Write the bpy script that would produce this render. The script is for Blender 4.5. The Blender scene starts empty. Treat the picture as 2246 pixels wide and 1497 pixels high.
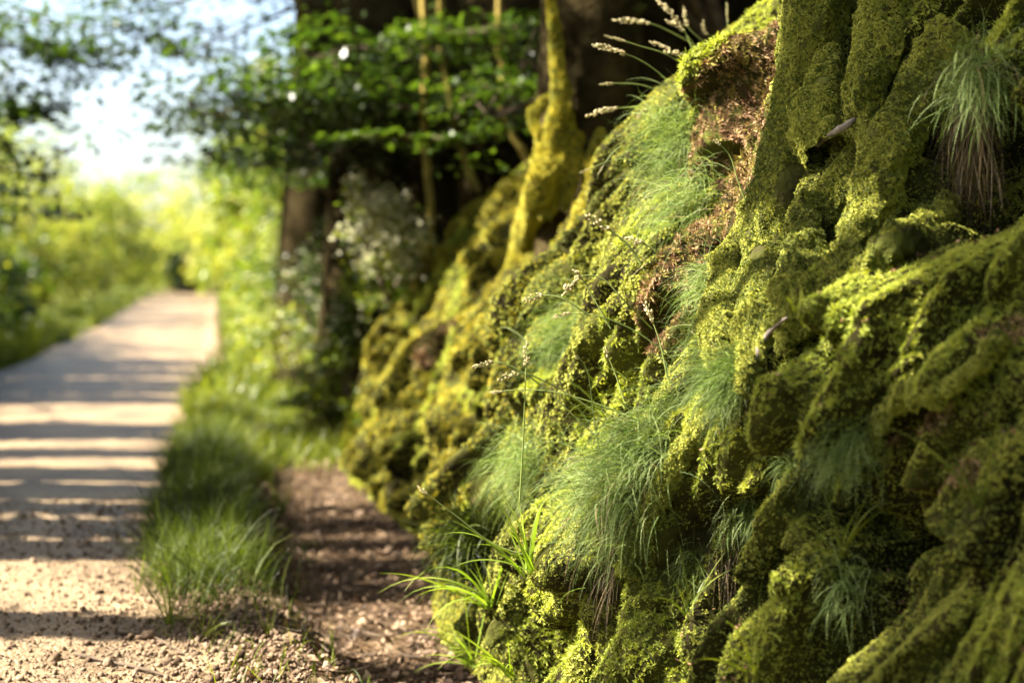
import bpy, math, random
import numpy as np
from mathutils import Matrix, Vector, Euler

R = np.random.default_rng(7)
C = bpy.context.scene.collection
sc = bpy.context.scene

# ------------------------------------------------------------------ camera
FPX = 3119.0                      # focal length in pixels of a 2246 px wide picture
CAMZ = 1.3
YAW, PITCH = math.radians(11.8), math.radians(2.71)
cam_d = bpy.data.cameras.new('camera'); cam = bpy.data.objects.new('camera', cam_d); C.objects.link(cam)
cam.location = (0, 0, CAMZ)
cam.rotation_euler = Euler((math.pi/2 - PITCH, 0, -YAW), 'XYZ')
cam_d.lens = 50; cam_d.sensor_width = 36; cam_d.clip_end = 2000; cam_d.clip_start = .05
cam_d.dof.use_dof = True; cam_d.dof.focus_distance = 4.1; cam_d.dof.aperture_fstop = 1.4
sc.camera = cam
MR = np.array(cam.rotation_euler.to_matrix())
CAM = np.array([0, 0, CAMZ])

# ------------------------------------------------------------------ light
SUN_EL = math.radians(43)
SUN_AZ = math.radians(170)                # direction towards the sun, counter-clockwise from +X
L = np.array([math.cos(SUN_EL)*math.cos(SUN_AZ), math.cos(SUN_EL)*math.sin(SUN_AZ), math.sin(SUN_EL)])
w = bpy.data.worlds.new('World'); sc.world = w; w.use_nodes = True
nt = w.node_tree; nt.nodes.clear()
wo = nt.nodes.new('ShaderNodeOutputWorld'); wb = nt.nodes.new('ShaderNodeBackground'); ws = nt.nodes.new('ShaderNodeTexSky')
ws.sky_type = 'NISHITA'; ws.sun_disc = False; ws.sun_elevation = SUN_EL
ws.sun_rotation = math.pi/2 - SUN_AZ
ws.dust_density = 3.0
nt.links.new(ws.outputs[0], wb.inputs[0]); nt.links.new(wb.outputs[0], wo.inputs[0]); wb.inputs[1].default_value = .055
sd = bpy.data.lights.new('sun', 'SUN'); sd.energy = 5.0; sd.angle = math.radians(.53); sd.color = (1, .93, .80)
so = bpy.data.objects.new('sun', sd); C.objects.link(so)
so.rotation_euler = Vector(-L).to_track_quat('-Z', 'Y').to_euler(); so.location = (-20, 10, 30)
sc.view_settings.view_transform = 'Standard'; sc.view_settings.look = 'None'
sc.view_settings.exposure = 2.9; sc.view_settings.gamma = 1; sc.view_settings.use_curve_mapping = False
sc.cycles.use_denoising = True
sc.cycles.max_bounces = 7; sc.cycles.diffuse_bounces = 2; sc.cycles.glossy_bounces = 2; sc.cycles.transmission_bounces = 4
sc.cycles.transparent_max_bounces = 8
sc.cycles.use_adaptive_sampling = True; sc.cycles.adaptive_threshold = .015
sc.cycles.sample_clamp_indirect = 6

# ------------------------------------------------------------------ helpers
def ray(px, py):
    d = np.array([(px-1123)/FPX, (748.5-py)/FPX, -1.0])
    return MR @ d                       # camera depth grows by one per unit
def P(px, py, D):
    return CAM + ray(px, py)*D
def sstep(a, b, x):
    t = np.clip((x-a)/(b-a), 0, 1); return t*t*(3-2*t)

def _hash(ix, iy, iz, s):
    h = (ix*374761393 + iy*668265263 + iz*2147483647 + s*974634777) & 0xFFFFFFFF
    h = ((h ^ (h >> 13))*1274126177) & 0xFFFFFFFF
    h = ((h ^ (h >> 15))*2246822519) & 0xFFFFFFFF
    return h ^ (h >> 16)
def noise(x, y, z=None, s=0):           # value-gradient noise, about -1..1
    x = np.asarray(x, float); y = np.asarray(y, float)
    z = np.zeros_like(x) if z is None else np.asarray(z, float)
    xi, yi, zi = np.floor(x).astype(np.int64), np.floor(y).astype(np.int64), np.floor(z).astype(np.int64)
    fx, fy, fz = x-xi, y-yi, z-zi
    u, v, q = fx**3*(fx*(fx*6-15)+10), fy**3*(fy*(fy*6-15)+10), fz**3*(fz*(fz*6-15)+10)
    out = 0
    for dx in (0, 1):
        for dy in (0, 1):
            for dz in (0, 1):
                h = _hash(xi+dx, yi+dy, zi+dz, s)
                gx = ((h & 1023)/511.5-1); gy = (((h >> 10) & 1023)/511.5-1); gz = (((h >> 20) & 1023)/511.5-1)
                g = gx*(fx-dx)+gy*(fy-dy)+gz*(fz-dz)
                out = out + g*(u if dx else 1-u)*(v if dy else 1-v)*(q if dz else 1-q)
    return out*1.5

def tag(o, label=None, cat=None, group=None, kind=None):
    if label: o['label'] = label
    if cat: o['category'] = cat
    if group: o['group'] = group
    if kind: o['kind'] = kind
    return o
def mesh_data(name, V, F, mats, smooth=False, mi=None):
    V = np.asarray(V, np.float32).reshape(-1, 3); F = np.asarray(F, np.int32); k = F.shape[1]
    me = bpy.data.meshes.new(name)
    me.vertices.add(len(V)); me.vertices.foreach_set('co', V.ravel())
    me.loops.add(F.size); me.loops.foreach_set('vertex_index', F.ravel())
    me.polygons.add(len(F)); me.polygons.foreach_set('loop_start', np.arange(0, F.size, k, dtype=np.int32))
    if smooth: me.polygons.foreach_set('use_smooth', np.ones(len(F), bool))
    for m in (mats if isinstance(mats, (list, tuple)) else [mats]): me.materials.append(m)
    if mi is not None: me.polygons.foreach_set('material_index', np.asarray(mi, np.int32))
    me.update(calc_edges=True)
    return me
def obj(name, V, F, mats, parent=None, smooth=False, mi=None, loc=None):
    V = np.asarray(V, float).reshape(-1, 3)
    if parent is not None: V = V - np.array(parent.location)
    elif loc is not None: V = V - np.asarray(loc)
    o = bpy.data.objects.new(name, mesh_data(name, V, F, mats, smooth, mi)); C.objects.link(o)
    if parent is not None: o.parent = parent
    elif loc is not None: o.location = tuple(float(c) for c in loc)
    return o
def thing(name, loc, label, cat, group=None):
    o = bpy.data.objects.new(name, None); C.objects.link(o); o.location = tuple(float(c) for c in loc)
    o.empty_display_size = .1
    return tag(o, label, cat, group)
def join(parts):
    V, F, n = [], [], 0
    for v, f in parts:
        V.append(v); F.append(np.asarray(f)+n); n += len(v)
    return np.concatenate(V), np.concatenate(F)

def smoothpath(pts, n):
    pts = np.asarray(pts, float); m = len(pts)
    if m == 2: return pts[0]+(pts[1]-pts[0])*np.linspace(0, 1, n)[:, None]
    t = np.linspace(0, m-1, n); i = np.clip(t.astype(int), 0, m-2); f = (t-i)[:, None]
    p0 = pts[np.clip(i-1, 0, m-1)]; p1 = pts[i]; p2 = pts[i+1]; p3 = pts[np.clip(i+2, 0, m-1)]
    return .5*((2*p1)+(-p0+p2)*f+(2*p0-5*p1+4*p2-p3)*f**2+(-p0+3*p1-3*p2+p3)*f**3)
def tube(pts, rad, seg=10, n=None, bump=0, bscale=6, seed=0, cap=True):
    pr = np.column_stack([np.asarray(pts, float), np.asarray(rad, float)])
    if n is None: n = len(pr)
    pr = smoothpath(pr, n); p, r = pr[:, :3], np.maximum(pr[:, 3], .0004)
    T = np.gradient(p, axis=0); T /= np.linalg.norm(T, axis=1)[:, None]+1e-9
    ref = np.array([0.13, 1, .21]) if abs(T[:, 1]).mean() < .8 else np.array([1, .1, .1])
    A = np.cross(T, ref); A /= np.linalg.norm(A, axis=1)[:, None]; B = np.cross(T, A)
    a = np.linspace(0, 2*np.pi, seg, endpoint=False)
    dirs = A[:, None]*np.cos(a)[None, :, None]+B[:, None]*np.sin(a)[None, :, None]
    V = p[:, None]+dirs*r[:, None, None]
    if bump:
        nn = noise(V[..., 0]*bscale, V[..., 1]*bscale, V[..., 2]*bscale*.45, seed)
        nn2 = noise(V[..., 0]*bscale*3, V[..., 1]*bscale*3, V[..., 2]*bscale*1.6, seed+5)
        nn3 = np.abs(noise(V[..., 0]*bscale*2.2, V[..., 1]*bscale*2.2, V[..., 2]*bscale*.9, seed+9))
        V = V+dirs*(bump*(nn*.7+1.7*nn3-.5+.4*nn2))[..., None]
    V = V.reshape(-1, 3)
    i = np.arange(n-1)[:, None]; j = np.arange(seg)[None]; j2 = (j+1) % seg
    F = np.stack([i*seg+j, i*seg+j2, (i+1)*seg+j2, (i+1)*seg+j], -1).reshape(-1, 4)
    if cap and seg >= 6:
        V = np.concatenate([V, [p[0]], [p[-1]]]); c0, c1 = len(V)-2, len(V)-1; j = np.arange(seg); j2 = (j+1) % seg
        F = np.concatenate([F, np.stack([j2, j, np.full(seg, c0), np.full(seg, c0)], -1)[:, [0, 1, 2, 2]] if False else np.zeros((0, 4), int)])
    return V, F

# leaves: one folded four-cornered leaf each (two triangles)
def leaves(cen, size, up=.6, rng=R, aspect=.55, jitter=1.0):
    n = len(cen); size = np.broadcast_to(np.asarray(size, float), (n,))
    d = rng.normal(size=(n, 3)); d[:, 2] *= .45; d /= np.linalg.norm(d, axis=1)[:, None]
    nrm = rng.normal(size=(n, 3))*jitter*(1-up); nrm[:, 2] += up*1.2; s = np.cross(d, nrm); s /= np.linalg.norm(s, axis=1)[:, None]+1e-9
    nn = np.cross(s, d)
    l = size[:, None]
    V = np.stack([cen-d*l*.5, cen+s*l*aspect*.5-nn*l*.06, cen+d*l*.5-nn*l*.10, cen-s*l*aspect*.5-nn*l*.06], 1)
    F = np.arange(n*4).reshape(-1, 4)
    return V.reshape(-1, 3), F

# ribbons: grass blades; P0 base, dir, length, droop
def blades(p0, d0, length, width, droop, nseg=6, rng=R, curl=.15, down=np.array([0, 0, -1.0])):
    n = len(p0); length = np.broadcast_to(length, (n,)); width = np.broadcast_to(width, (n,)); droop = np.broadcast_to(droop, (n,))
    d = d0/np.linalg.norm(d0, axis=1)[:, None]; p = p0.copy(); seg = (length/nseg)[:, None]
    side = np.cross(d, rng.normal(size=(n, 3))); side /= np.linalg.norm(side, axis=1)[:, None]+1e-9
    cd = rng.normal(size=(n, 3))*curl/nseg
    rows = []
    for k in range(nseg+1):
        wk = width*(1-(k/nseg)**2.2*.93)*.5
        rows.append(np.stack([p-side*wk[:, None], p+side*wk[:, None]], 1))
        d = d+down*(droop[:, None]/nseg)*(.4+1.2*k/nseg)+cd; d /= np.linalg.norm(d, axis=1)[:, None]
        p = p+d*seg
    V = np.stack(rows, 1)                       # n, nseg+1, 2, 3
    base = (np.arange(n)*(nseg+1)*2)[:, None]; k = (np.arange(nseg)*2)[None]
    F = np.stack([base+k, base+k+1, base+k+3, base+k+2], -1).reshape(-1, 4)
    return V.reshape(-1, 3), F

# ------------------------------------------------------------------ materials
def mat(name, cols, scale=3.0, trans=0.0, rough=.6, spec=.3, bump=0.0, bscale=40, fine=None, rnd=0.0, tcol=None, detail=3, pos=(.3, .7), isl=0.0):
    m = bpy.data.materials.new(name); m.use_nodes = True; t = m.node_tree; t.nodes.clear(); N = t.nodes.new; K = t.links.new
    out = N('ShaderNodeOutputMaterial'); geo = N('ShaderNodeNewGeometry')
    nz = N('ShaderNodeTexNoise'); nz.inputs['Scale'].default_value = scale; nz.inputs['Detail'].default_value = detail
    K(geo.outputs['Position'], nz.inputs['Vector'])
    fac = nz.outputs['Fac']
    if fine:
        n2 = N('ShaderNodeTexNoise'); n2.inputs['Scale'].default_value = fine[0]; n2.inputs['Detail'].default_value = 2
        K(geo.outputs['Position'], n2.inputs['Vector'])
        mm = N('ShaderNodeMath'); mm.operation = 'MULTIPLY_ADD'; mm.inputs[1].default_value = fine[1]; K(n2.outputs['Fac'], mm.inputs[0])
        ms = N('ShaderNodeMath'); ms.operation = 'SUBTRACT'; ms.inputs[1].default_value = fine[1]*.5; K(fac, ms.inputs[0]); K(ms.outputs[0], mm.inputs[2])
        fac = mm.outputs[0]
    if rnd:
        oi = N('ShaderNodeObjectInfo'); mm = N('ShaderNodeMath'); mm.operation = 'MULTIPLY_ADD'; mm.inputs[1].default_value = rnd
        K(oi.outputs['Random'], mm.inputs[0]); ms = N('ShaderNodeMath'); ms.operation = 'SUBTRACT'; ms.inputs[1].default_value = rnd*.5
        K(fac, ms.inputs[0]); K(ms.outputs[0], mm.inputs[2]); fac = mm.outputs[0]
    if isl:
        mm = N('ShaderNodeMath'); mm.operation = 'MULTIPLY_ADD'; mm.inputs[1].default_value = isl
        K(geo.outputs['Random Per Island'], mm.inputs[0]); ms = N('ShaderNodeMath'); ms.operation = 'SUBTRACT'; ms.inputs[1].default_value = isl*.5
        K(fac, ms.inputs[0]); K(ms.outputs[0], mm.inputs[2]); fac = mm.outputs[0]
    cr = N('ShaderNodeValToRGB'); e = cr.color_ramp.elements
    ps = np.linspace(pos[0], pos[1], len(cols))
    e[0].position = ps[0]; e[0].color = (*cols[0], 1); e[1].position = ps[-1]; e[1].color = (*cols[-1], 1)
    for c, p in zip(cols[1:-1], ps[1:-1]):
        x = e.new(p); x.color = (*c, 1)
    K(fac, cr.inputs[0])
    b = N('ShaderNodeBsdfPrincipled'); K(cr.outputs[0], b.inputs['Base Color']); b.inputs['Roughness'].default_value = rough
    b.inputs['Specular IOR Level'].default_value = spec
    if bump:
        n3 = N('ShaderNodeTexNoise'); n3.inputs['Scale'].default_value = bscale; n3.inputs['Detail'].default_value = 6
        K(geo.outputs['Position'], n3.inputs['Vector'])
        bp = N('ShaderNodeBump'); bp.inputs['Strength'].default_value = 1; bp.inputs['Distance'].default_value = bump
        K(n3.outputs['Fac'], bp.inputs['Height']); K(bp.outputs[0], b.inputs['Normal'])
    sh = b.outputs[0]
    if trans:
        tr = N('ShaderNodeBsdfTranslucent'); hs = N('ShaderNodeMix'); hs.data_type = 'RGBA'; hs.blend_type = 'MULTIPLY'
        hs.inputs[0].default_value = 1; K(cr.outputs[0], hs.inputs[6]); hs.inputs[7].default_value = (*(tcol or (1.5, 1.5, .6)), 1)
        K(hs.outputs[2], tr.inputs[0]); mx = N('ShaderNodeMixShader'); mx.inputs[0].default_value = trans
        K(sh, mx.inputs[1]); K(tr.outputs[0], mx.inputs[2]); sh = mx.outputs[0]
    K(sh, out.inputs[0])
    return m

M = {}
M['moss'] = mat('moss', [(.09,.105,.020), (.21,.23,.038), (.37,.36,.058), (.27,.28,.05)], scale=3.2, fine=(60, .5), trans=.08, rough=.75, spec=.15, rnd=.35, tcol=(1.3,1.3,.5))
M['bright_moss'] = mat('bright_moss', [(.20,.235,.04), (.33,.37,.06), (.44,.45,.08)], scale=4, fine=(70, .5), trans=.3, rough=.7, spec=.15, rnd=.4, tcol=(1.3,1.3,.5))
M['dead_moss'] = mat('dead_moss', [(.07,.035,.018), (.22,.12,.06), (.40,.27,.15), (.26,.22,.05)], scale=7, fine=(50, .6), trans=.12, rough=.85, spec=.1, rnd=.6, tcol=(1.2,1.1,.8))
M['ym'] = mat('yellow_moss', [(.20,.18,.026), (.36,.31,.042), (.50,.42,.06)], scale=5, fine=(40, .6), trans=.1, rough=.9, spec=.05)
M['soil'] = mat('bank_soil', [(.012,.009,.004), (.03,.028,.007), (.06,.065,.012)], scale=5, fine=(30, .4), rough=.95, spec=.05, bump=.006, bscale=90)
M['bark_moss'] = mat('mossy_bark', [(.03,.025,.008), (.06,.065,.012), (.10,.115,.018)], scale=3, fine=(22, .4), rough=.9, spec=.1, bump=.01, bscale=45)
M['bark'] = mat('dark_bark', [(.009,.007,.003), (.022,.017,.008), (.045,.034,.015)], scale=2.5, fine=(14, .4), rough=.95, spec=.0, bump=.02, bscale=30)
M['grey_bark'] = mat('grey_bark', [(.09,.07,.055), (.24,.20,.16)], scale=12, fine=(60, .5), rough=.8, spec=.2, bump=.002, bscale=150)
M['ivy_bark'] = mat('sun_painted_ivy_bark', [(.16,.12,.03), (.30,.23,.05)], scale=6, rough=.9, spec=.1, bump=.006, bscale=40)  # raised base colour stands in for sun on the shaded stems
M['twig'] = mat('twig_bark', [(.04,.025,.014), (.11,.075,.045)], scale=20, rough=.85, bump=.001, bscale=200)
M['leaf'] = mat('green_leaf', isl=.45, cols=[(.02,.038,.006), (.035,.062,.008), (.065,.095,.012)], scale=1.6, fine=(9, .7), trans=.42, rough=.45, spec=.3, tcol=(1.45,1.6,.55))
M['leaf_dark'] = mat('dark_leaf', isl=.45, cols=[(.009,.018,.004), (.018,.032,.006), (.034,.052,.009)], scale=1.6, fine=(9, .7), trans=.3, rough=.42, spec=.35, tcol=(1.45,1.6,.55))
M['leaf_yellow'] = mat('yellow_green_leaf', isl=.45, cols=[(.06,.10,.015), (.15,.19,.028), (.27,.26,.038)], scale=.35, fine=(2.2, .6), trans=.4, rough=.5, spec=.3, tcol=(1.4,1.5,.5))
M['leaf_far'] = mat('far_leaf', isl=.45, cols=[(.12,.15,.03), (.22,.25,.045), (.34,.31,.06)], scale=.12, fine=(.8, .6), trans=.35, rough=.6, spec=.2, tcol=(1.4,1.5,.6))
M['hair'] = mat('fine_grass', isl=.45, cols=[(.085,.13,.034), (.155,.21,.065), (.27,.32,.13)], scale=8, fine=(90, .8), trans=.35, rough=.6, spec=.1, tcol=(1.3,1.4,.6))
M['hair_dry'] = mat('dry_grass', isl=.45, cols=[(.10,.065,.03), (.22,.15,.07), (.30,.24,.12)], scale=8, fine=(90, .8), trans=.25, rough=.6, tcol=(1.2,1.1,.8))
M['blade_lit'] = mat('sunlit_grass_blade', isl=.45, cols=[(.09,.14,.015), (.17,.24,.025), (.27,.33,.05)], scale=5, trans=.42, rough=.4, spec=.35, tcol=(1.4,1.5,.4))  # brighter copy of the blade colour, sunlight painted in
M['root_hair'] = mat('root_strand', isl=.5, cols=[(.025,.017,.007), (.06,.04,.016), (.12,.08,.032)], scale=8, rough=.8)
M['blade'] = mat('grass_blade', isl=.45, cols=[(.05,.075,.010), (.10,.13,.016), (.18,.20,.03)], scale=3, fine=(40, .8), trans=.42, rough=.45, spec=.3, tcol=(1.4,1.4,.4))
M['blade_dark'] = mat('shaded_grass_blade', isl=.45, cols=[(.016,.025,.005), (.04,.056,.008), (.085,.105,.014)], scale=2, fine=(30, .7), trans=.3, rough=.5, spec=.25, tcol=(1.5,1.7,.4))  # darker copy of the blade colour, shade painted in
M['straw'] = mat('seed_head', [(.26,.21,.10), (.42,.35,.18), (.55,.48,.28)], scale=20, trans=.3, rough=.6, tcol=(1.2,1.15,.9))
M['stem'] = mat('grass_stem', [(.14,.19,.05), (.25,.29,.09)], scale=10, trans=.3, rough=.45, tcol=(1.2,1.2,.7))
M['road'] = mat('gravel_road', [(.10,.060,.025), (.19,.122,.055), (.28,.195,.098)], scale=1.6, fine=(45, 1.0), rough=.5, spec=.5, bump=.022, bscale=70)
M['stone'] = mat('gravel_stone', [(.06,.037,.021), (.13,.088,.055), (.22,.16,.105)], scale=18, fine=(90, .6), rough=.9, spec=.15, bump=.002, bscale=120, rnd=.4)
M['ditch'] = mat('ditch_soil', [(.02,.012,.006), (.055,.034,.018), (.11,.072,.038)], scale=4, fine=(35, .8), rough=.95, spec=.1, bump=.012, bscale=60)
M['litter'] = mat('leaf_litter', isl=.45, cols=[(.03,.015,.007), (.12,.07,.036), (.30,.205,.125)], scale=9, fine=(45, .9), trans=.12, rough=.7, tcol=(1.2,1,.8))
M['bits'] = mat('brown_scraps', [(.06,.028,.012), (.17,.08,.035), (.28,.17,.08)], scale=12, fine=(60, .8), isl=.5, rough=.7)
M['ground'] = mat('woodland_ground', [(.02,.016,.009), (.05,.045,.014)], scale=1.5, rough=.95, spec=.05)
M['meadow'] = mat('meadow_ground', [(.05,.065,.012), (.10,.11,.02)], scale=.8, rough=.95, spec=.05)
M['flower'] = mat('cream_flower', [(.42,.40,.26), (.62,.60,.44)], scale=8, trans=.35, rough=.6, tcol=(1.1,1.1,.9))

# ------------------------------------------------------------------ terrain functions
def foot(Y): return .95+.50*sstep(4.0, 2.4, Y)+.07*np.sin(Y*1.9)*sstep(3, 5, Y)+.13*sstep(5.0, 7.5, Y)+sstep(11.5, 15, Y)*.12
def hs(Y): return 1+.20*sstep(6.4, 4.8, Y)+.03*np.sin(Y*1.3)-.13*np.exp(-((Y-7.6)/1.3)**2)-.25*sstep(11, 16, Y)
PX = np.array([-.02, .06, .22, .47, .73, 1.03, 1.45, 2.3, 4.5, 9.0])
PZ = np.array([-.16, .04, .42, .95, 1.40, 1.80, 2.05, 2.22, 2.6, 3.4])
_pp = smoothpath(np.column_stack([PX, PZ]), 200)
_len = np.concatenate([[0], np.cumsum(np.hypot(*np.diff(_pp, axis=0).T))])
def bankH(X, Y):
    dx = X-foot(Y); z = np.interp(dx, _pp[:, 0], _pp[:, 1]); return np.where(z > 0, z*hs(Y), z)
def groundz(X, Y):
    X = np.asarray(X, float); Y = np.asarray(Y, float)
    z = np.zeros(np.broadcast(X, Y).shape)
    # camber, verge hump, ditch
    edge = -.22+.28*sstep(6.5, 4.2, Y)
    z = z-.02*np.clip(np.abs(X+1.6)-.3, 0, 1.2)**2
    z = z+.05*np.exp(-((X-edge-.22)/.16)**2)*sstep(4.5, 6, Y)
    z = z-.18*sstep(edge+.25, edge+.65, X)
    z = z+.10*sstep(-3.1, -3.8, X)
    z = z+.35*sstep(60, 115, Y)*0
    return z
def surf(px, py, off=0.0):
    d = ray(px, py); t = np.linspace(1.0, 40, 8000); p = CAM+d*t[:, None]
    h = np.maximum(bankH(p[:, 0], p[:, 1]), groundz(p[:, 0], p[:, 1]))
    i = np.argmax(p[:, 2] < h)
    if i == 0: i = 700
    D = t[i]-off
    return CAM+d*D, D

# ------------------------------------------------------------------ bank mesh
nY, nS = 900, 400
Yg = np.concatenate([np.geomspace(1.25, 6.5, 620), np.geomspace(6.5, 17, 281)[1:]]); nY = len(Yg)
sl = np.concatenate([np.linspace(0, 2.75, 330), np.linspace(2.75, _len[-1], 71)[1:]]); nS = len(sl)
bx = np.interp(sl, _len, _pp[:, 0]); bz = np.interp(sl, _len, _pp[:, 1])
YY, SS = np.meshgrid(Yg, sl, indexing='ij')
XX = foot(YY)+bx[None]; ZZ = np.where(bz > 0, bz, bz)[None]*np.where(bz[None] > 0, hs(YY), 1)
B = np.stack([XX, YY, ZZ], -1)
def normals(G):
    du = np.gradient(G, axis=0); dv = np.gradient(G, axis=1); n = np.cross(dv, du) if True else None
    n /= np.linalg.norm(n, axis=-1)[..., None]+1e-12
    return n
Nb = normals(B)
if Nb[300, 150, 0] > 0: Nb = -Nb
# lobes running down the slope
UY = 5.5+5.5*np.log(YY/5.5); am = np.clip(YY/5.5, .5, 1.25)**.75
wx = noise(YY*1.3, SS*1.1, s=1)*.35; wy = noise(YY*1.1, SS*1.5, s=2)*.4
lean = .22*SS
a1 = np.abs(noise((UY+wx+lean)*2.3, (SS+wy)*.5, s=3))**.85; a2 = np.abs(noise((UY+wx*1.3+lean)*5.6, (SS+wy)*1.1, s=4))**.75
a3 = np.abs(noise((UY+lean)*13+wx*6, SS*3.2+wy*3, s=5))**.8; a4 = noise(YY*30, SS*24, s=6); a5 = noise(YY*75, SS*70, s=8)
st = noise(YY*1.2+7, SS*2.2, s=7)
env = sstep(.0, .25, SS)*(1-.75*sstep(2.3, 3.0, SS))*sstep(13, 10.5, YY)
carpet = np.exp(-(((YY-3.9)/.8)**2+((SS-1.0)/.75)**2))          # the bright shoulder is smoother than the rest
disp = env*(1-.72*carpet)*(.38*am*np.minimum(a1*1.7, .62)+.30*am*a2+.10*am*a3-.21*am+.10*st)+.009*a4+.0035*a5
# hand-placed ridges (+) and hollows (-): pixel path on the bank, radius m, height m
STROKES = [
 ([(2040,700),(1800,780),(1620,910),(1450,1060),(1300,1200)], .27, .24),
 ([(1500,1120),(1400,1250),(1300,1400),(1230,1520)], .13, .09),
 ([(1420,1180),(1470,1330),(1400,1500)], .08, .07),
 ([(2230,560),(2060,700),(1930,860),(1900,980),(1800,1150)], .13, .12),
 ([(2260,780),(2100,880),(2010,1000),(1950,1200)], .12, .09),
 ([(2280,1040),(2170,1170),(2060,1330),(1990,1480)], .12, .10),
 ([(2200,470),(2090,560),(2010,640)], .10, .08),
 ([(2060,480),(1950,530),(1860,600)], .08, .07),
 ([(1760,1060),(1650,1220),(1560,1400)], .10, .06),
 ([(1860,1250),(1720,1350),(1640,1500)], .13, .10),
 ([(1290,620),(1130,800),(1010,960),(950,1130)], .16, .13),
 ([(1230,880),(1160,1040),(1090,1200),(1060,1330)], .12, .10),
 ([(1160,480),(1050,640),(960,790),(900,960)], .16, .14),
 ([(960,640),(880,760),(830,930),(815,1060)], .13, .13),
 ([(1560,600),(1440,720),(1330,850),(1250,1010)], .13, .12),
 ([(1700,140),(1620,190),(1575,270)], .16, .20), ([(1645,490),(1540,540),(1440,640)], .07, .08),
 # hollows
 ([(1640,350),(1600,420)], .08, -.22),
 ([(2090,230),(2120,330),(2150,430)], .20, -.42),
 ([(1840,1080),(1890,1150)], .10, -.34),
 ([(2040,1150),(2100,1230),(1990,1330)], .13, -.22),
 ([(1660,1120),(1620,1230),(1590,1330)], .08, -.24),
 ([(1780,1210),(1690,1290)], .06, -.12),
 ([(1690,500),(1665,640)], .07, -.26),
 ([(1950,690),(2010,730)], .07, -.2), ([(1150,430),(1280,560)], .10, -.2), ([(1850,330),(1840,350)], .05, -.2),
 ([(1620,860),(1700,770),(1730,700)], .05, -.10),
 ([(1230,1280),(1290,1290)], .06, -.08),
 ([(1180,900),(1100,1060),(1040,1200)], .07, -.13),
 ([(1380,600),(1270,760),(1180,850)], .07, -.11),
 ([(1080,600),(950,830),(880,1030)], .07, -.13),
 ([(1850,1440),(1900,1330),(1960,1180)], .10, -.22),
 ([(1480,1330),(1500,1450)], .05, -.08),
]
for path, rad, h in STROKES:
    pts = smoothpath(np.array([surf(*p)[0] for p in path]), 14)
    dmin = np.full(YY.shape, 9.0)
    m = (YY > pts[:, 1].min()-2*rad-.1) & (YY < pts[:, 1].max()+2*rad+.1)
    q = B[m]; dd = np.full(len(q), 9.0)
    for a, b in zip(pts[:-1], pts[1:]):
        ab = b-a; t = np.clip(((q-a)@ab)/(ab@ab+1e-9), 0, 1); dd = np.minimum(dd, np.linalg.norm(q-(a+t[:, None]*ab), axis=1))
    wob = 1+.35*noise(q[:, 1]*5, q[:, 2]*5, q[:, 0]*5, s=11)
    prof = np.clip(1-(dd/(rad*wob))**2, 0, 1)
    disp[m] += h*(np.sqrt(prof) if h > 0 else prof)
BK = B+Nb*disp[..., None]
BK[..., 2] -= env*np.clip(disp, 0, .4)*.55          # lobes sag downhill
Nk = normals(BK)
if Nk[300, 150, 0] > 0: Nk = -Nk
i = np.arange(nY-1)[:, None]; j = np.arange(nS-1)[None]
FB = np.stack([i*nS+j, (i+1)*nS+j, (i+1)*nS+j+1, i*nS+j+1], -1).reshape(-1, 4)
bank = tag(obj('bank', BK.reshape(-1, 3), FB, M['soil'], smooth=True), kind='structure')
bank['label'] = 'steep mossy earth bank rising beside the track'

def pick(px, py, rad=6):
    """nearest displaced bank vertex seen at this pixel"""
    q = (BK.reshape(-1, 3)-CAM)@MR; z = -q[:, 2]; X = q[:, 0]/z*FPX+1123; Y = 748.5-q[:, 1]/z*FPX
    m = np.where((np.hypot(X-px, Y-py) < 14))[0]
    if len(m) == 0: return surf(px, py)[0]
    k = m[np.argmin(z[m])]
    return BK.reshape(-1, 3)[k]
_q = (BK.reshape(-1, 3)-CAM)@MR; _z = -_q[:, 2]; _X = _q[:, 0]/_z*FPX+1123; _Y = 748.5-_q[:, 1]/_z*FPX
_front = (Nk.reshape(-1, 3)*(CAM-BK.reshape(-1, 3))).sum(1) > 0
def pick(px, py):
    for r in (12, 30, 70):
        m = np.where((np.abs(_X-px) < r) & (np.abs(_Y-py) < r) & _front)[0]
        if len(m): break
    else: return surf(px, py)[0]
    k = m[np.argmin(_z[m])]
    return BK.reshape(-1, 3)[k].copy()

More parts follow.
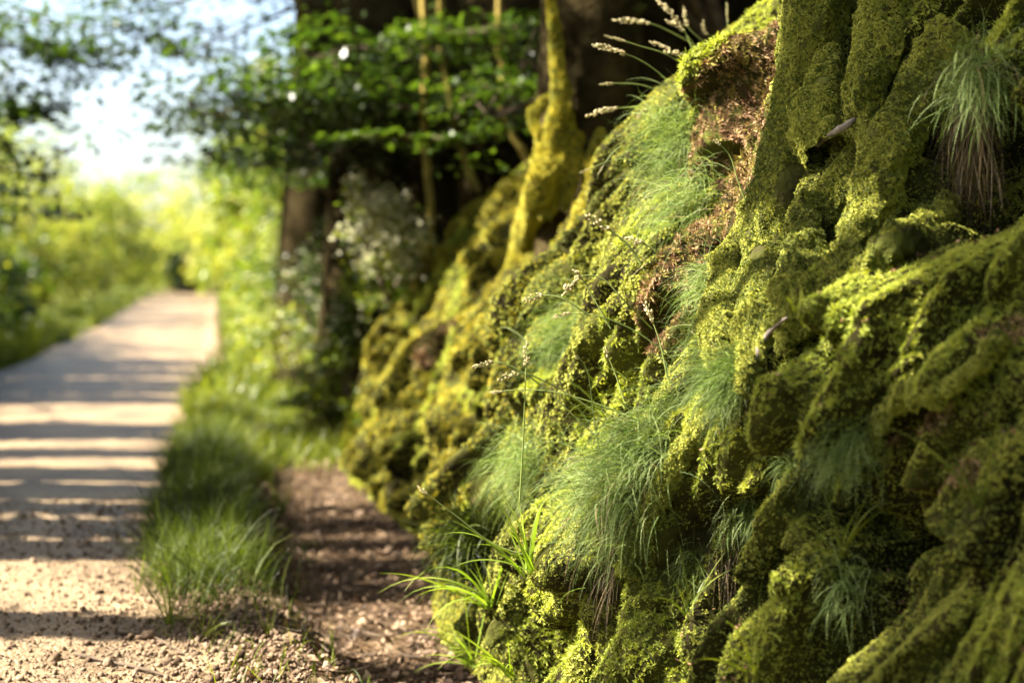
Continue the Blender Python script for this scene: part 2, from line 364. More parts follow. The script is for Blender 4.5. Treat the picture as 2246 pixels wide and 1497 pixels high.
# ------------------------------------------------------------------ instanced moss sprigs
def sprig_mesh(name, n, rng, lo, hi, wdt, m, upb=.15):
    d = rng.normal(size=(n, 3)); d[:, 2] = np.abs(d[:, 2])*.8+upb; d /= np.linalg.norm(d, axis=1)[:, None]
    l = rng.uniform(lo, hi, n)[:, None]; s = np.cross(d, rng.normal(size=(n, 3))); s /= np.linalg.norm(s, axis=1)[:, None]
    mid = d*l*.55; tip = d*l+np.array([0, 0, -.12]); W = wdt*.5
    V = np.stack([d*l*.1, mid+s*W, tip, mid-s*W], 1).reshape(-1, 3)
    return mesh_data(name, V, np.arange(n*4).reshape(-1, 4), m)
def instancer(name, pts, nrm, size, meshes, rng, lean=.35, seedrot=True):
    """one object whose nodes stand a small piece on every point"""
    n = len(pts)
    V = pts.astype(np.float32); me = bpy.data.meshes.new(name); me.vertices.add(n); me.vertices.foreach_set('co', V.ravel())
    nn = nrm+rng.normal(size=(n, 3))*lean+np.array([0, 0, .25]); nn /= np.linalg.norm(nn, axis=1)[:, None]
    th = np.arccos(np.clip(nn[:, 2], -1, 1)); ph = np.arctan2(nn[:, 1], nn[:, 0])
    # euler XYZ turning +Z onto nn: Ry(th) then Rz(ph)
    rot = np.stack([np.zeros(n), th, ph], 1).astype(np.float32)
    a = me.attributes.new('rot', 'FLOAT_VECTOR', 'POINT'); a.data.foreach_set('vector', rot.ravel())
    a = me.attributes.new('scl', 'FLOAT', 'POINT'); a.data.foreach_set('value', np.asarray(size, np.float32))
    a = me.attributes.new('pick', 'INT', 'POINT'); a.data.foreach_set('value', rng.integers(0, len(meshes), n).astype(np.int32))
    o = bpy.data.objects.new(name, me); C.objects.link(o)
    col = bpy.data.collections.new(name+'_pieces')
    for k, mm in enumerate(meshes):
        col.objects.link(bpy.data.objects.new('%s_piece%02d' % (name, k), mm))
    g = bpy.data.node_groups.new(name+'_nodes', 'GeometryNodeTree')
    g.interface.new_socket('Geometry', in_out='INPUT', socket_type='NodeSocketGeometry')
    g.interface.new_socket('Geometry', in_out='OUTPUT', socket_type='NodeSocketGeometry')
    N = g.nodes.new; K = g.links.new
    gi, go = N('NodeGroupInput'), N('NodeGroupOutput'); ip = N('GeometryNodeInstanceOnPoints'); ci = N('GeometryNodeCollectionInfo')
    ci.inputs['Collection'].default_value = col; ci.inputs['Separate Children'].default_value = True; ci.inputs['Reset Children'].default_value = True
    def na(nm, ty):
        x = N('GeometryNodeInputNamedAttribute'); x.data_type = ty; x.inputs['Name'].default_value = nm; return x.outputs['Attribute']
    K(gi.outputs[0], ip.inputs['Points']); K(ci.outputs[0], ip.inputs['Instance']); ip.inputs['Pick Instance'].default_value = True
    K(na('pick', 'INT'), ip.inputs['Instance Index']); K(na('scl', 'FLOAT'), ip.inputs['Scale'])
    e2r = N('FunctionNodeEulerToRotation'); K(na('rot', 'FLOAT_VECTOR'), e2r.inputs[0]); K(e2r.outputs[0], ip.inputs['Rotation'])
    K(ip.outputs[0], go.inputs[0])
    md = o.modifiers.new('pieces', 'NODES'); md.node_group = g
    return o
def sample_mesh(V, F, n, rng, wfun=None):
    a, b, c, d = V[F[:, 0]], V[F[:, 1]], V[F[:, 2]], V[F[:, 3]]
    cr = np.cross(c-a, d-b); ar = np.linalg.norm(cr, axis=1)*.5
    wgt = ar if wfun is None else ar*wfun((a+c)*.5, cr/(np.linalg.norm(cr, axis=1)[:, None]+1e-12))
    k = rng.choice(len(F), n, p=wgt/wgt.sum()); u, v = rng.random((2, n, 1))
    p = (a[k]*(1-u)+b[k]*u)*(1-v)+(d[k]*(1-u)+c[k]*u)*v
    return p, cr[k]/(np.linalg.norm(cr[k], axis=1)[:, None]+1e-12)

rs = np.random.default_rng(11)
cush = [sprig_mesh('moss_cushion', 15, rs, .5, 1.0, .38, M['moss']) for _ in range(3)]
feath = [sprig_mesh('moss_feather', 12, rs, .6, 1.5, .24, M['bright_moss'], .3) for _ in range(3)]
yel = [sprig_mesh('moss_yellow', 13, rs, .5, 1.15, .34, M['ym']) for _ in range(2)]
deadm = [sprig_mesh('moss_dead', 12, rs, .5, 1.5, .16, M['dead_moss'], .1) for _ in range(3)]

BV = BK.reshape(-1, 3)
def wbank(c, n):
    D = np.hypot(c[:, 0], c[:, 1]); return np.clip(4.2/D, .25, 1.4)**2.0*(c[:, 2] > -.24)*np.where(c[:, 0]-foot(c[:, 1]) > 1.9, .25, 1)*(c[:, 1] > 1.7)*(c[:, 1] < 13)
pts, nr = sample_mesh(BV, FB, 430000, rs, wbank)
nr = np.where((nr[:, :1] > 0) & (nr[:, 2:] < .2), -nr, nr); nr[nr[:, 2] < -.6] *= -1
DD = np.hypot(pts[:, 0], pts[:, 1])
def strokemask(p, paths):
    out = np.full(len(p), 9.0)
    for path, rad in paths:
        q = smoothpath(np.array([pick(*x) for x in path]), 10)
        for a, b in zip(q[:-1], q[1:]):
            ab = b-a; t = np.clip(((p-a)@ab)/(ab@ab+1e-9), 0, 1); out = np.minimum(out, np.linalg.norm(p-(a+t[:, None]*ab), axis=1)/rad)
    return out
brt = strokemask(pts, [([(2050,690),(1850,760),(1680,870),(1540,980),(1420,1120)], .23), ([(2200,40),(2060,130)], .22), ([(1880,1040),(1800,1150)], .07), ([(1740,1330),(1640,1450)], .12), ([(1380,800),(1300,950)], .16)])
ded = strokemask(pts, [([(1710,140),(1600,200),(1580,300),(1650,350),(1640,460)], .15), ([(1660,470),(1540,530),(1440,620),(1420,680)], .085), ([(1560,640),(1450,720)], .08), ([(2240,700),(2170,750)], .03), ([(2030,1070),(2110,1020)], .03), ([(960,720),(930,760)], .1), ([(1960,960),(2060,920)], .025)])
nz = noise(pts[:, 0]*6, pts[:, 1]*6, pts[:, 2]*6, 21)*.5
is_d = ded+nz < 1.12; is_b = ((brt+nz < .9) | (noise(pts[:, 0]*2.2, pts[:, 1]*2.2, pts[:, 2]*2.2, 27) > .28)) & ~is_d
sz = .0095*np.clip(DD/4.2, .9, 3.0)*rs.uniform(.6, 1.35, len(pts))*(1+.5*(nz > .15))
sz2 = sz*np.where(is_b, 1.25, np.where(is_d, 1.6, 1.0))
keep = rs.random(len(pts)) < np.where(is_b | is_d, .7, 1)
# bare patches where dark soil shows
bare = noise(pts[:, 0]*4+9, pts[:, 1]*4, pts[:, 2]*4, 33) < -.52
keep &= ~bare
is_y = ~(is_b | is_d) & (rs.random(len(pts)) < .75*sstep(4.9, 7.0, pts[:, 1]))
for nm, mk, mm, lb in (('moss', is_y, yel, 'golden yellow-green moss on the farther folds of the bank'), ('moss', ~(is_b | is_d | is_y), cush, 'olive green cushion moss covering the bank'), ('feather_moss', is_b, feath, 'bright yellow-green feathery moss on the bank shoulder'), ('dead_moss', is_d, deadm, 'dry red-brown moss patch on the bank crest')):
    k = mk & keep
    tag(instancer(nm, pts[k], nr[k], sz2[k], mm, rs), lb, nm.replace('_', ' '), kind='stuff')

# fallen brown bits caught in the moss of the near bank
k = rs.choice(len(pts), 2600, p=(lambda q: q/q.sum())(np.where(DD < 3.9, 1.0, .12)*(noise(pts[:, 0]*3, pts[:, 1]*3, pts[:, 2]*3, 71) > 0)+1e-6))
V, F = leaves(pts[k]+nr[k]*.012, rs.uniform(.008, .022, len(k)), up=.2, rng=rs, aspect=.5)
tag(obj('leaf_litter', V, F, M['bits']), 'small red-brown leaf scraps caught in the moss of the near bank', 'leaf litter', kind='stuff')

# ------------------------------------------------------------------ ground, road
def sheet(x0, x1, y0, y1, nx, ny, fz, geo=True):
    xs = np.linspace(x0, x1, nx) if not callable(x0) else None
    ys = np.geomspace(y0, y1, ny) if geo else np.linspace(y0, y1, ny)
    if xs is None:
        u = np.linspace(0, 1, nx); Yv, U = np.meshgrid(ys, u, indexing='ij'); Xv = x0(Yv)*(1-U)+x1(Yv)*U
    else: Yv, Xv = np.meshgrid(ys, xs, indexing='ij')
    V = np.stack([Xv, Yv, fz(Xv, Yv)], -1).reshape(-1, 3); i = np.arange(ny-1)[:, None]; j = np.arange(nx-1)[None]
    return V, np.stack([i*nx+j, i*nx+j+1, (i+1)*nx+j+1, (i+1)*nx+j], -1).reshape(-1, 4)
redge = lambda Y: -.24+.50*sstep(13.5, 21, Y)+.3*sstep(40, 90, Y)+.30*sstep(6.5, 4.2, Y)+.03*np.sin(Y*3.1)+.02*np.sin(Y*7.7+1)+.012*np.sin(Y*19)
ledge = lambda Y: -2.85-.8*sstep(25, 80, Y)+.05*np.sin(Y*.9)
def rough(X, Y): return groundz(X, Y)+.012*noise(X*9, Y*9, s=41)*sstep(9, 4, Y)+.006*noise(X*30, Y*30, s=42)*sstep(7, 4, Y)
V, F = sheet(ledge, redge, 1.0, 140, 260, 420, lambda X, Y: rough(X, Y)+.02)
tag(obj('road', V, F, M['road'], smooth=True), 'pale gravel track running away into the distance', kind='structure')
V, F = sheet(lambda Y: redge(Y)-.3, lambda Y: foot(Y)+.35, 1.0, 17, 160, 420, lambda X, Y: rough(X, Y)+.025*noise(X*5, Y*5, s=43))
tag(obj('ditch', V, F, M['ditch'], smooth=True), 'shallow leaf-strewn ditch between track and bank', kind='structure')
def bigz(X, Y):
    z = -.26+2.5*sstep(2.6, 7, X)*sstep(-40, 0, Y)*1.0+3*sstep(7, 60, X)+.25*sstep(-3.0, -4.5, X)
    return z
n = 90
gx = np.sign(np.linspace(-1, 1, n))*np.abs(np.linspace(-1, 1, n))**2.2*700; gy = np.sign(np.linspace(-1, 1, n))*np.abs(np.linspace(-1, 1, n))**2.2*900
Yv, Xv = np.meshgrid(gy, gx, indexing='ij'); V = np.stack([Xv, Yv, bigz(Xv, Yv)], -1).reshape(-1, 3)
i = np.arange(n-1)[:, None]; j = np.arange(n-1)[None]
tag(obj('ground', V, np.stack([i*n+j, i*n+j+1, (i+1)*n+j+1, (i+1)*n+j], -1).reshape(-1, 4), M['meadow'], smooth=True), kind='structure')
# woodland terrain behind the bank crest and along the far right verge
V, F = sheet(lambda Y: 0*Y+2.8, lambda Y: 0*Y+16, 1.0, 90, 40, 90, lambda X, Y: 1.9+.22*(X-2.8)+.12*noise(X, Y, s=50)-1.0*sstep(15, 24, Y))
tag(obj('woodland_terrain', V, F, M['ground'], smooth=True), kind='structure')
V, F = sheet(lambda Y: 0*Y+.1, lambda Y: 0*Y+3.2, 15.5, 120, 30, 80, lambda X, Y: -.05+.42*np.clip(X-.5, 0, 3)*sstep(15.5, 19, Y)+.08*noise(X*2, Y, s=51))
tag(obj('verge', V, F, M['meadow'], smooth=True), kind='structure')

# gravel stones: real small stones spread over the near track, plus dust-sized further
def stone_mesh(rng, m):
    ico = np.array([[0,0,1],[.89,0,.45],[.28,.85,.45],[-.72,.53,.45],[-.72,-.53,.45],[.28,-.85,.45],[.72,.53,-.45],[-.28,.85,-.45],[-.89,0,-.45],[-.28,-.85,-.45],[.72,-.53,-.45],[0,0,-1]])
    f = [[0,1,2],[0,2,3],[0,3,4],[0,4,5],[0,5,1],[1,6,2],[2,7,3],[3,8,4],[4,9,5],[5,10,1],[6,7,2],[7,8,3],[8,9,4],[9,10,5],[10,6,1],[11,7,6],[11,8,7],[11,9,8],[11,10,9],[11,6,10]]
    v = ico*rng.uniform(.65, 1.15, (12, 1))*np.array([1, rng.uniform(.6, .9), rng.uniform(.45, .7)])
    return mesh_data('stone_piece', v, f, m)
stm = [stone_mesh(rs, M['stone']) for _ in range(5)]
n = 60000
y = 3.0+5.5*rs.random(n)**1.6; x = -1.9+rs.random(n)*(1.95+.25)
edge = sstep(-.9, .05, x); k = rs.random(n) < .35+.65*edge; x, y = x[k], y[k]
sz = .0045*np.exp(rs.normal(size=len(x))*.55)*(1+.4*sstep(-.6, 0, x))
p = np.stack([x, y, rough(x, y)+.02+sz*.2], 1)
tag(instancer('gravel', p, np.tile([0, 0, 1.], (len(x), 1)), sz, stm, rs, lean=.9), 'loose pale gravel scattered on the near track', 'gravel', kind='stuff')

# leaf litter
n = 14000
y = 3.2+9*rs.random(n)**1.3; x = redge(y)+rs.random(n)*(foot(y)-redge(y)+.05)
k = (rs.random(n) < .25+.75*sstep(0, .35, x-redge(y))); x, y = x[k], y[k]
p = np.stack([x, y, rough(x, y)+.015+.02*rs.random(len(x))], 1)
V, F = leaves(p, np.clip(.024*np.exp(rs.normal(size=len(p))*.5), .008, .085), up=.66, rng=rs)
tag(obj('leaf_litter', V, F, M['litter']), 'dry brown fallen leaves lying along the ditch', 'leaf litter', kind='stuff')

def crown_pts(c, rad, nclus, per, rg, spread=.16, flat=.45, shell=.5):
    d = rg.normal(size=(nclus, 3)); d /= np.linalg.norm(d, axis=1)[:, None]
    r = shell+(1-shell)*rg.random(nclus)**.6
    cc = c+d*np.asarray(rad)*r[:, None]
    rr = float(np.mean(rad))*spread
    p = np.repeat(cc, per, 0)+rg.normal(size=(nclus*per, 3))*rr*np.array([1.2, 1.2, flat])
    return p, cc
# loose sticks in the ditch
n = 170; y = 3.4+7*rs.random(n)**1.3; x = redge(y)+.2+rs.random(n)*(foot(y)-redge(y)-.2); st_ = []
for a, b in zip(x, y):
    an = rs.uniform(0, 6.28); l = rs.uniform(.05, .22); d = np.array([math.cos(an), math.sin(an), 0])*l; c = np.array([a, b, float(rough(np.array([a]), np.array([b]))[0])+.04])
    st_.append(tube([c-d*.5, c+rs.normal(size=3)*.012, c+d*.5+np.array([0, 0, .01])], [.004, .003, .0015], 5, 6))
V, F = join(st_); tag(obj('fallen_sticks', V, F, M['twig']), 'thin dead sticks strewn among the ditch leaves', 'sticks', kind='stuff')

# ------------------------------------------------------------------ the mossy tree on the right
tree_base = P(1850, 520, 4.45)
t1 = thing('mossy_tree', tree_base, 'moss-covered tree with many spreading roots gripping the bank', 'tree')
mossV, mossF, mn = [], [], 0
def mossy(V, F):
    global mn
    mossV.append(V); mossF.append(F+mn); mn += len(V)
def root(path, n=40, seg=20, name='root', m='bark_moss', bump=.012, moss=True, off=0.0, par=t1, bs=9, seed=0):
    pts = np.array([P(x, y, d-off) for x, y, d, r in path]); rad = np.array([r*d/FPX for x, y, d, r in path])
    V, F = tube(pts, rad, seg, n, bump=bump, bscale=bs, seed=seed)
    o = obj(name, V, F, M[m], par, smooth=True)
    if moss: mossy(V, F)
    return o
bdep = lambda x, y: float(-((pick(x, y)-CAM)@MR)[2])
def R_(pts, **kw):        # pixel, pixel, radius px ; depth from the bank surface unless given
    path = []
    for q in pts:
        if len(q) == 4: path.append((q[0], q[1], q[3], q[2]))
        else: path.append([q[0], q[1], bdep(q[0], q[1])-q[2]/FPX*4*.2, q[2]])
    ds = [q[2] for q in path]
    if len(ds) > 3:
        for k in range(1, len(ds)-1):
            if not isinstance(path[k], tuple): path[k][2] = min(ds[k], (ds[k-1]+ds[k]+ds[k+1])/3+.03)
    return root(path, **kw)
R_([(1890,-5200,60,4.7),(1900,-2600,90,4.65),(1870,-900,105,4.55),(1868,-300,118,4.5),(1865,0,130,4.45),(1850,200,150,4.45),(1830,420,190,4.45)], name='trunk', n=110, seg=36, bump=.03, bs=5)
R_([(1800,-250,75,4.3),(1788,20,74,4.25),(1755,250,72),(1720,430,70),(1685,560,60),(1660,700,46),(1645,800,34),(1640,860,26)], bump=.024, seed=1)
R_([(1652,440,20),(1628,540,40),(1604,640,52),(1592,730,60),(1598,815,42)], bump=.022, bs=14, seed=2)
R_([(1822,110,22,4.16),(1810,190,48,4.08),(1800,270,68,4.0),(1815,340,50,3.9)], bump=.018, bs=14, seed=3)
R_([(1995,-250,80,4.1),(1962,-20,72,4.0),(1920,110,62,3.92),(1892,200,46,3.86),(1905,290,42),(1935,360,40)], bump=.024, seed=4)
R_([(2110,60,60),(2020,200,60),(1955,330,58),(1905,460,48),(1850,590,38),(1800,690,24)], bump=.028, bs=12, seed=5)
R_([(1885,330,24),(1840,385,28),(1795,450,21),(1745,520,17),(1712,610,13),(1692,700,12),(1662,790,13)], bump=.008, bs=22, seed=6)
R_([(1880,385,28),(1850,430,32),(1815,490,22)], bump=.012, bs=22, seed=7)
R_([(1770,440,34),(1768,540,48),(1750,650,44),(1715,770,24)], bump=.028, bs=12, seed=8)
R_([(2080,440,22),(2040,490,34),(1960,540,38),(1880,590,24)], bump=.026, bs=14, seed=9)
R_([(1560,900,18),(1480,1020,26),(1420,1130,24),(1380,1260,16)], bump=.012, bs=18, seed=13)
R_([(2200,740,16),(2080,840,24),(1960,880,22),(1900,980,12)], bump=.02, bs=14, seed=14)
cp, cl_ = crown_pts(np.array([2.9, 5.0, 7.6]), (2.6, 2.6, 1.6), 110, 26, np.random.default_rng(5), shell=.3)
V, F = leaves(cp, .22, up=.5, rng=np.random.default_rng(6)); obj('crown', V, F, M['leaf_dark'], t1)
# bare bark pieces
R_([(1790,322,2,3.93),(1815,300,6,3.87),(1840,285,8,3.84),(1866,268,7,3.83),(1888,250,2,3.86)], n=18, seg=10, name='bare_root', m='grey_bark', bump=.004, moss=False, bs=30)
R_([(1700,640,4),(1712,590,9),(1735,535,11),(1765,485,8),(1790,450,3)], n=20, seg=10, name='bare_root', m='grey_bark', bump=.005, moss=False, off=.012, bs=30)
R_([(1632,850,4),(1645,815,9),(1662,775,10),(1680,740,7),(1705,712,5),(1735,690,2)], n=20, seg=10, name='bare_root', m='grey_bark', bump=.005, moss=False, off=.012, bs=30)
V = np.concatenate(mossV); F = np.concatenate(mossF)
pts, nr = sample_mesh(V, F, 210000, rs, lambda c, n: (c[:, 2] < 3.2)*np.clip(1.3-(c[:, 2]-1.5)*.3, .2, 1))
# outward normals: flip those that point away from the camera side on these thin tubes is not needed, the tube winding is consistent
cc = (CAM-pts); flip = 1
sz = .0085*rs.uniform(.55, 1.35, len(pts))
bare = noise(pts[:, 0]*7, pts[:, 1]*7, pts[:, 2]*4, 35) < -.5
pts, nr, sz = pts[~bare], nr[~bare], sz[~bare]
om = instancer('moss', pts-np.array(t1.location), nr, sz, cush, rs, lean=.35)
om.parent = t1; om['kind'] = 'stuff'

# ------------------------------------------------------------------ hair grass
def tuft(px, py, n, length, spread, dirv, name='fine_grass_tuft', label='', m='hair', width=.0011, droop=1.0, off=.02, cat='grass tuft', pos=None, curl=.5, fan=.7, dry=0, group=None):
    if m == 'hair': n = int(n*.55); length *= .88; width *= 1.5
    c = pick(px, py) if pos is None else np.asarray(pos, float)
    rg = np.random.default_rng(int(px*7+py))
    p0 = c+rg.normal(size=(n, 3))*np.array([.5, .5, .6])*spread
    p0 = p0+np.array([off, 0, 0])
    d = np.asarray(dirv, float)[None]+rg.normal(size=(n, 3))*fan
    V, F = blades(p0, d, length*rg.uniform(.45, 1.15, n), width, droop*rg.uniform(.6, 1.5, n), 7, rg, curl)
    mi = None; mats = M[m]
    if dry:
        mats = [M[m], M['hair_dry']]; mi = np.repeat((rg.random(n) < dry).astype(int), 7)
    o = obj(name, V, F, mats, mi=mi, loc=c)
    return tag(o, label, cat, group)
OUT = np.array([-.8, -.25, .35])
G = 'fine hair-grass tufts hanging on the bank'
tuft(1610, 850, 2200, .21, .05, (-.95, -.1, .35), label='dense green fine-grass tuft spilling left from the root foot', droop=1.5, fan=.38, group=G)
tuft(1470, 900, 800, .16, .06, (-.9, -.1, .25), label='pale fine-grass tuft below the dense green one', droop=1.7, fan=.4, group=G)
tuft(1400, 990, 2400, .21, .10, (-.85, -.1, .25), label='wide silvery fine-grass cushion fringing the bank edge', droop=1.9, fan=.45, group=G, dry=.05)
tuft(1330, 1110, 1700, .24, .10, (-.8, -.1, .1), label='fine-grass tuft whose blades hang lowest over the bank edge', droop=2.2, fan=.42, group=G, dry=.1)
tuft(1300, 1050, 800, .22, .07, (-.9, .1, .35), label='spiky fine-grass fringe reaching out over the shaded gap', droop=1.2, fan=.4, group=G)
tuft(1560, 640, 1300, .17, .07, (-.8, .2, .2), label='soft grey-green fine-grass strip beside the sunlit buttress root', droop=1.8, fan=.45, group=G)
tuft(1550, 760, 900, .16, .06, (-.8, .2, .1), label='fine-grass patch under the lower end of the brown moss strip', droop=1.8, fan=.45, group=G)
tuft(1480, 320, 1900, .25, .11, (-.8, .1, .15), label='tall blurred fine-grass mass left of the brown moss overhang', droop=1.5, fan=.5, group=G)
tuft(1500, 450, 1700, .24, .11, (-.8, .2, .1), label='blurred fine-grass mass hanging below the brown overhang', droop=1.8, fan=.5, group=G, dry=.08)
tuft(1975, 60, 1100, .15, .06, (-.6, -.5, .55), label='fine-grass tuft growing on the curved upper root', droop=1.0, fan=.6, group=G, pos=P(1975, 55, 4.0), width=.001)
tuft(1890, 90, 60, .24, .01, (-.9, -.1, .1), label='sparse spray of long needles in front of the dark trunk', droop=.5, fan=.3, group=G, pos=P(1950, 95, 4.02), width=.0012)
tuft(2130, 170, 900, .22, .07, (-.45, -.6, .1), label='large blurred fine-grass tuft drooping over the dark hollow', droop=2.2, fan=.5, group=G, pos=P(2140, 165, 3.55), dry=.1)
tuft(1720, 1030, 300, .11, .04, (-.7, -.5, .3), label='low fine-grass tuft right of the bright feathery moss', droop=1.6, fan=.5, group=G)
tuft(1850, 980, 900, .18, .06, (-.7, -.5, .2), label='pale fine-grass tuft hanging above the triangular hollow', droop=2.0, fan=.45, group=G)
tuft(1630, 1130, 700, .14, .06, (-.6, -.5, .1), label='dark green fine-grass tuft over the brown hanging roots', droop=2.1, fan=.5, group=G)
tuft(1850, 1290, 350, .17, .06, (-.5, -.6, .2), label='grey-green blurred grass tuft near the lower hollow', droop=1.8, fan=.5, group=G)
tuft(1500, 1230, 300, .14, .05, (-.6, -.5, .1), label='short fine-grass wisps below the hanging roots', droop=1.8, fan=.5, group=G)
tuft(1150, 1010, 1300, .25, .10, (-.8, 0, .1), label='dark green blurred grass drape in the shaded bank fold', droop=2.0, fan=.5, group=G)
tuft(1240, 730, 1300, .26, .12, (-.8, 0, .1), label='blurred green grass drape on the middle of the far bank', droop=2.0, fan=.5, group=G)
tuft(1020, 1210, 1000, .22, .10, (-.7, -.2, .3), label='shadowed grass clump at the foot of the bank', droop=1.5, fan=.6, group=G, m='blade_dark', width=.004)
# hanging brown roots
GH = 'hanging brown root strands'
tuft(1600, 1190, 60, .20, .05, (-.3, -.4, -.6), name='hanging_roots', cat='hanging roots', label='brown root strands hanging under the dark grass tuft', m='root_hair', droop=2.5, fan=.2, width=.0016, group=GH)
tuft(1330, 1230, 60, .22, .03, (-.5, -.2, -.5), name='hanging_roots', cat='hanging roots', label='thin brown strands hanging below the wide grass cushion', m='root_hair', droop=2.5, fan=.2, width=.0014, group=GH)
tuft(2130, 300, 450, .30, .06, (-.3, -.4, -.5), name='hanging_roots', cat='hanging roots', label='curtain of brown roots in the dark hollow at the upper right', m='root_hair', droop=2.5, fan=.2, width=.0014, group=GH, pos=P(2120, 260, 3.75))

# wide-bladed grass plants: thing > blade ...
def grass_plant(base, specs, label, group, width=.006, m='blade', seed=0):
    rg = np.random.default_rng(seed); base = np.asarray(base, float)
    t = thing('grass_plant', base, label, 'grass', group)
    for (d, ln, dr) in specs:
        V, F = blades(base[None]+rg.normal(size=(1, 3))*.008, np.array([d], float), ln, width*rg.uniform(.7, 1.2), dr, 9, rg, .1)
        # face the blade roughly to the lane: thicken by a second crossing fold
        obj('blade', V, F, M[m], t)
    return t
def rspecs(rg, n, ln, side=(-.2, 0), fan=.6, dr=1.2, up=1.0):
    return [((side[0]+rg.normal()*fan, side[1]+rg.normal()*fan*.6, up), ln*rg.uniform(.5, 1.15), dr*rg.uniform(.3, 1.6)) for _ in range(n)]
GP = 'wide-bladed grass plants'
rg = np.random.default_rng(3)
def gz(px, py):                # ground point under a pixel
    d = ray(px, py); t = np.linspace(1, 30, 6000); p = CAM+d*t[:, None]; i = np.argmax(p[:, 2] < rough(p[:, 0], p[:, 1])+.02); return p[i]
grass_plant(gz(370, 1370), rspecs(rg, 14, .26, (.1, 0), .5, 1.6), 'bright grass plant with one tall arching blade at the gravel edge', GP, .006, seed=1)
grass_plant(gz(300, 1300), rspecs(rg, 6, .20, (.0, 0), .3, .5), 'small upright grass sprout left of the arching one', GP, .006, seed=2)
grass_plant(gz(450, 1400), rspecs(rg, 10, .20, (.2, 0), .6, 1.0), 'short spreading grass plant right of the arching one', GP, .006, seed=3)
grass_plant(gz(590, 1390), rspecs(rg, 5, .18, (.0, 0), .3, .4), 'thin grass sprout at the verge tip', GP, .005, seed=4)
grass_plant(gz(730, 1420), rspecs(rg, 4, .13, (.0, 0), .3, .4), 'lone grass shoot on the ditch leaf litter', GP, .005, seed=5)
grass_plant(gz(680, 1240), rspecs(rg, 7, .18, (.0, 0), .5, .7), 'sunlit grass sprout in the middle of the ditch', GP, .007, seed=6)
grass_plant(gz(620, 1130), rspecs(rg, 14, .28, (.1, 0), .5, 1.0), 'sunlit grass plant on the ditch side of the verge', GP, .008, seed=7)
for k, (x, y, nn, ln, lb) in enumerate([(1110, 1330, 22, .30, 'tall bright grass plant at the sunlit foot of the bank'), (1060, 1440, 14, .26, 'yellow-green grass plant at the lowest bank foot'), (1190, 1250, 16, .24, 'grass plant with bent blades beneath the grass cushion'),
        (1150, 1470, 12, .22, 'grass blades rising from yellow moss at the bottom edge'), (1510, 1330, 10, .2, 'slender green grass blades in the shaded moss fold'), (1850, 1230, 14, .24, 'blurred grass plant with strap blades by the lower hollow'),
        (1760, 700, 6, .13, 'small curled grass seedling on dark moss'), (2150, 1100, 8, .28, 'blurred arching grass blades near the right edge'), (1650, 1470, 8, .22, 'blurred grass blades at the bottom of the near bank'),
        (1850, 590, 4, .12, 'two thin curled blades on the shaded root'), (1330, 920, 12, .26, 'long grass blades crossing above the silvery cushion'), (2120, 480, 6, .2, 'blurred blades hanging beside the dark hollow'), (1240, 350, 7, .2, 'grass sprig behind the seed heads')]):
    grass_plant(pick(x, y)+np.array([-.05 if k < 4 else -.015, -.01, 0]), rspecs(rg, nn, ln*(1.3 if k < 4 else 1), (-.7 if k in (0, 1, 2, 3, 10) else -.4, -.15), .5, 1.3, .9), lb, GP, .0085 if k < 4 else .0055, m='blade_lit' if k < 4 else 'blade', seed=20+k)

# seed-head grasses: thing > stem, seed_head
GS = 'flowering grass stems with seed heads'
def panicle(pts, rg, ln, size, dense):
    """spikelets along the last part of the stem"""
    out = []
    T = np.gradient(pts, axis=0); T /= np.linalg.norm(T, axis=1)[:, None]
    cum = np.concatenate([[0], np.cumsum(np.linalg.norm(np.diff(pts, axis=0), axis=1))]); tot = cum[-1]
    n = int(ln/size*dense*1.3)
    for _ in range(n):
        u = rg.random()**.85; s = tot-ln*u; k = min(np.searchsorted(cum, s), len(pts)-1)
        c = np.array([np.interp(s, cum, pts[:, a]) for a in range(3)]); t = T[k]
        spread = size*1.1*min(1, u*3)*(1.1-u*.6)
        o = rg.normal(size=3); o -= t*(o@t); o /= np.linalg.norm(o)+1e-9
        d = t+o*.55; d /= np.linalg.norm(d); c = c+o*spread*rg.uniform(.3, 1)
        l = size*rg.uniform(.7, 1.2); w_ = l*.26
        a = np.cross(d, o); a /= np.linalg.norm(a)+1e-9; b = np.cross(d, a)
        v = np.array([c-d*l*.5, c+a*w_, c+b*w_, c-a*w_, c-b*w_, c+d*l*.6])
        out.append((v, np.array([[0,1,2,2],[0,2,3,3],[0,3,4,4],[0,4,1,1],[5,2,1,1],[5,3,2,2],[5,4,3,3],[5,1,4,4]])))
    V, F = join(out); return V, F[:, :3]
def seed_grass(path, hl, size, label, dense=2.2, r=.0011, seed=0):
    big = size > .009 or path[0][2] > 4.8; size *= .85 if big else 1.6; r *= 1.3 if big else 2.3; hl *= 1.3; dense *= 2.0 if big else 2.2
    pts = np.array([P(x, y, d) for x, y, d in path]); p = smoothpath(pts, 26); rg = np.random.default_rng(seed+100)
    t = thing('flowering_grass', p[0], label, 'grass stem', GS)
    V, F = tube(p, np.linspace(r*1.2, r*.5, 26), 5); obj('stem', V, F, M['stem'], t, smooth=True)
    V, F = panicle(p, rg, hl, size, dense); obj('seed_head', V, F, M['straw'], t)
    return t
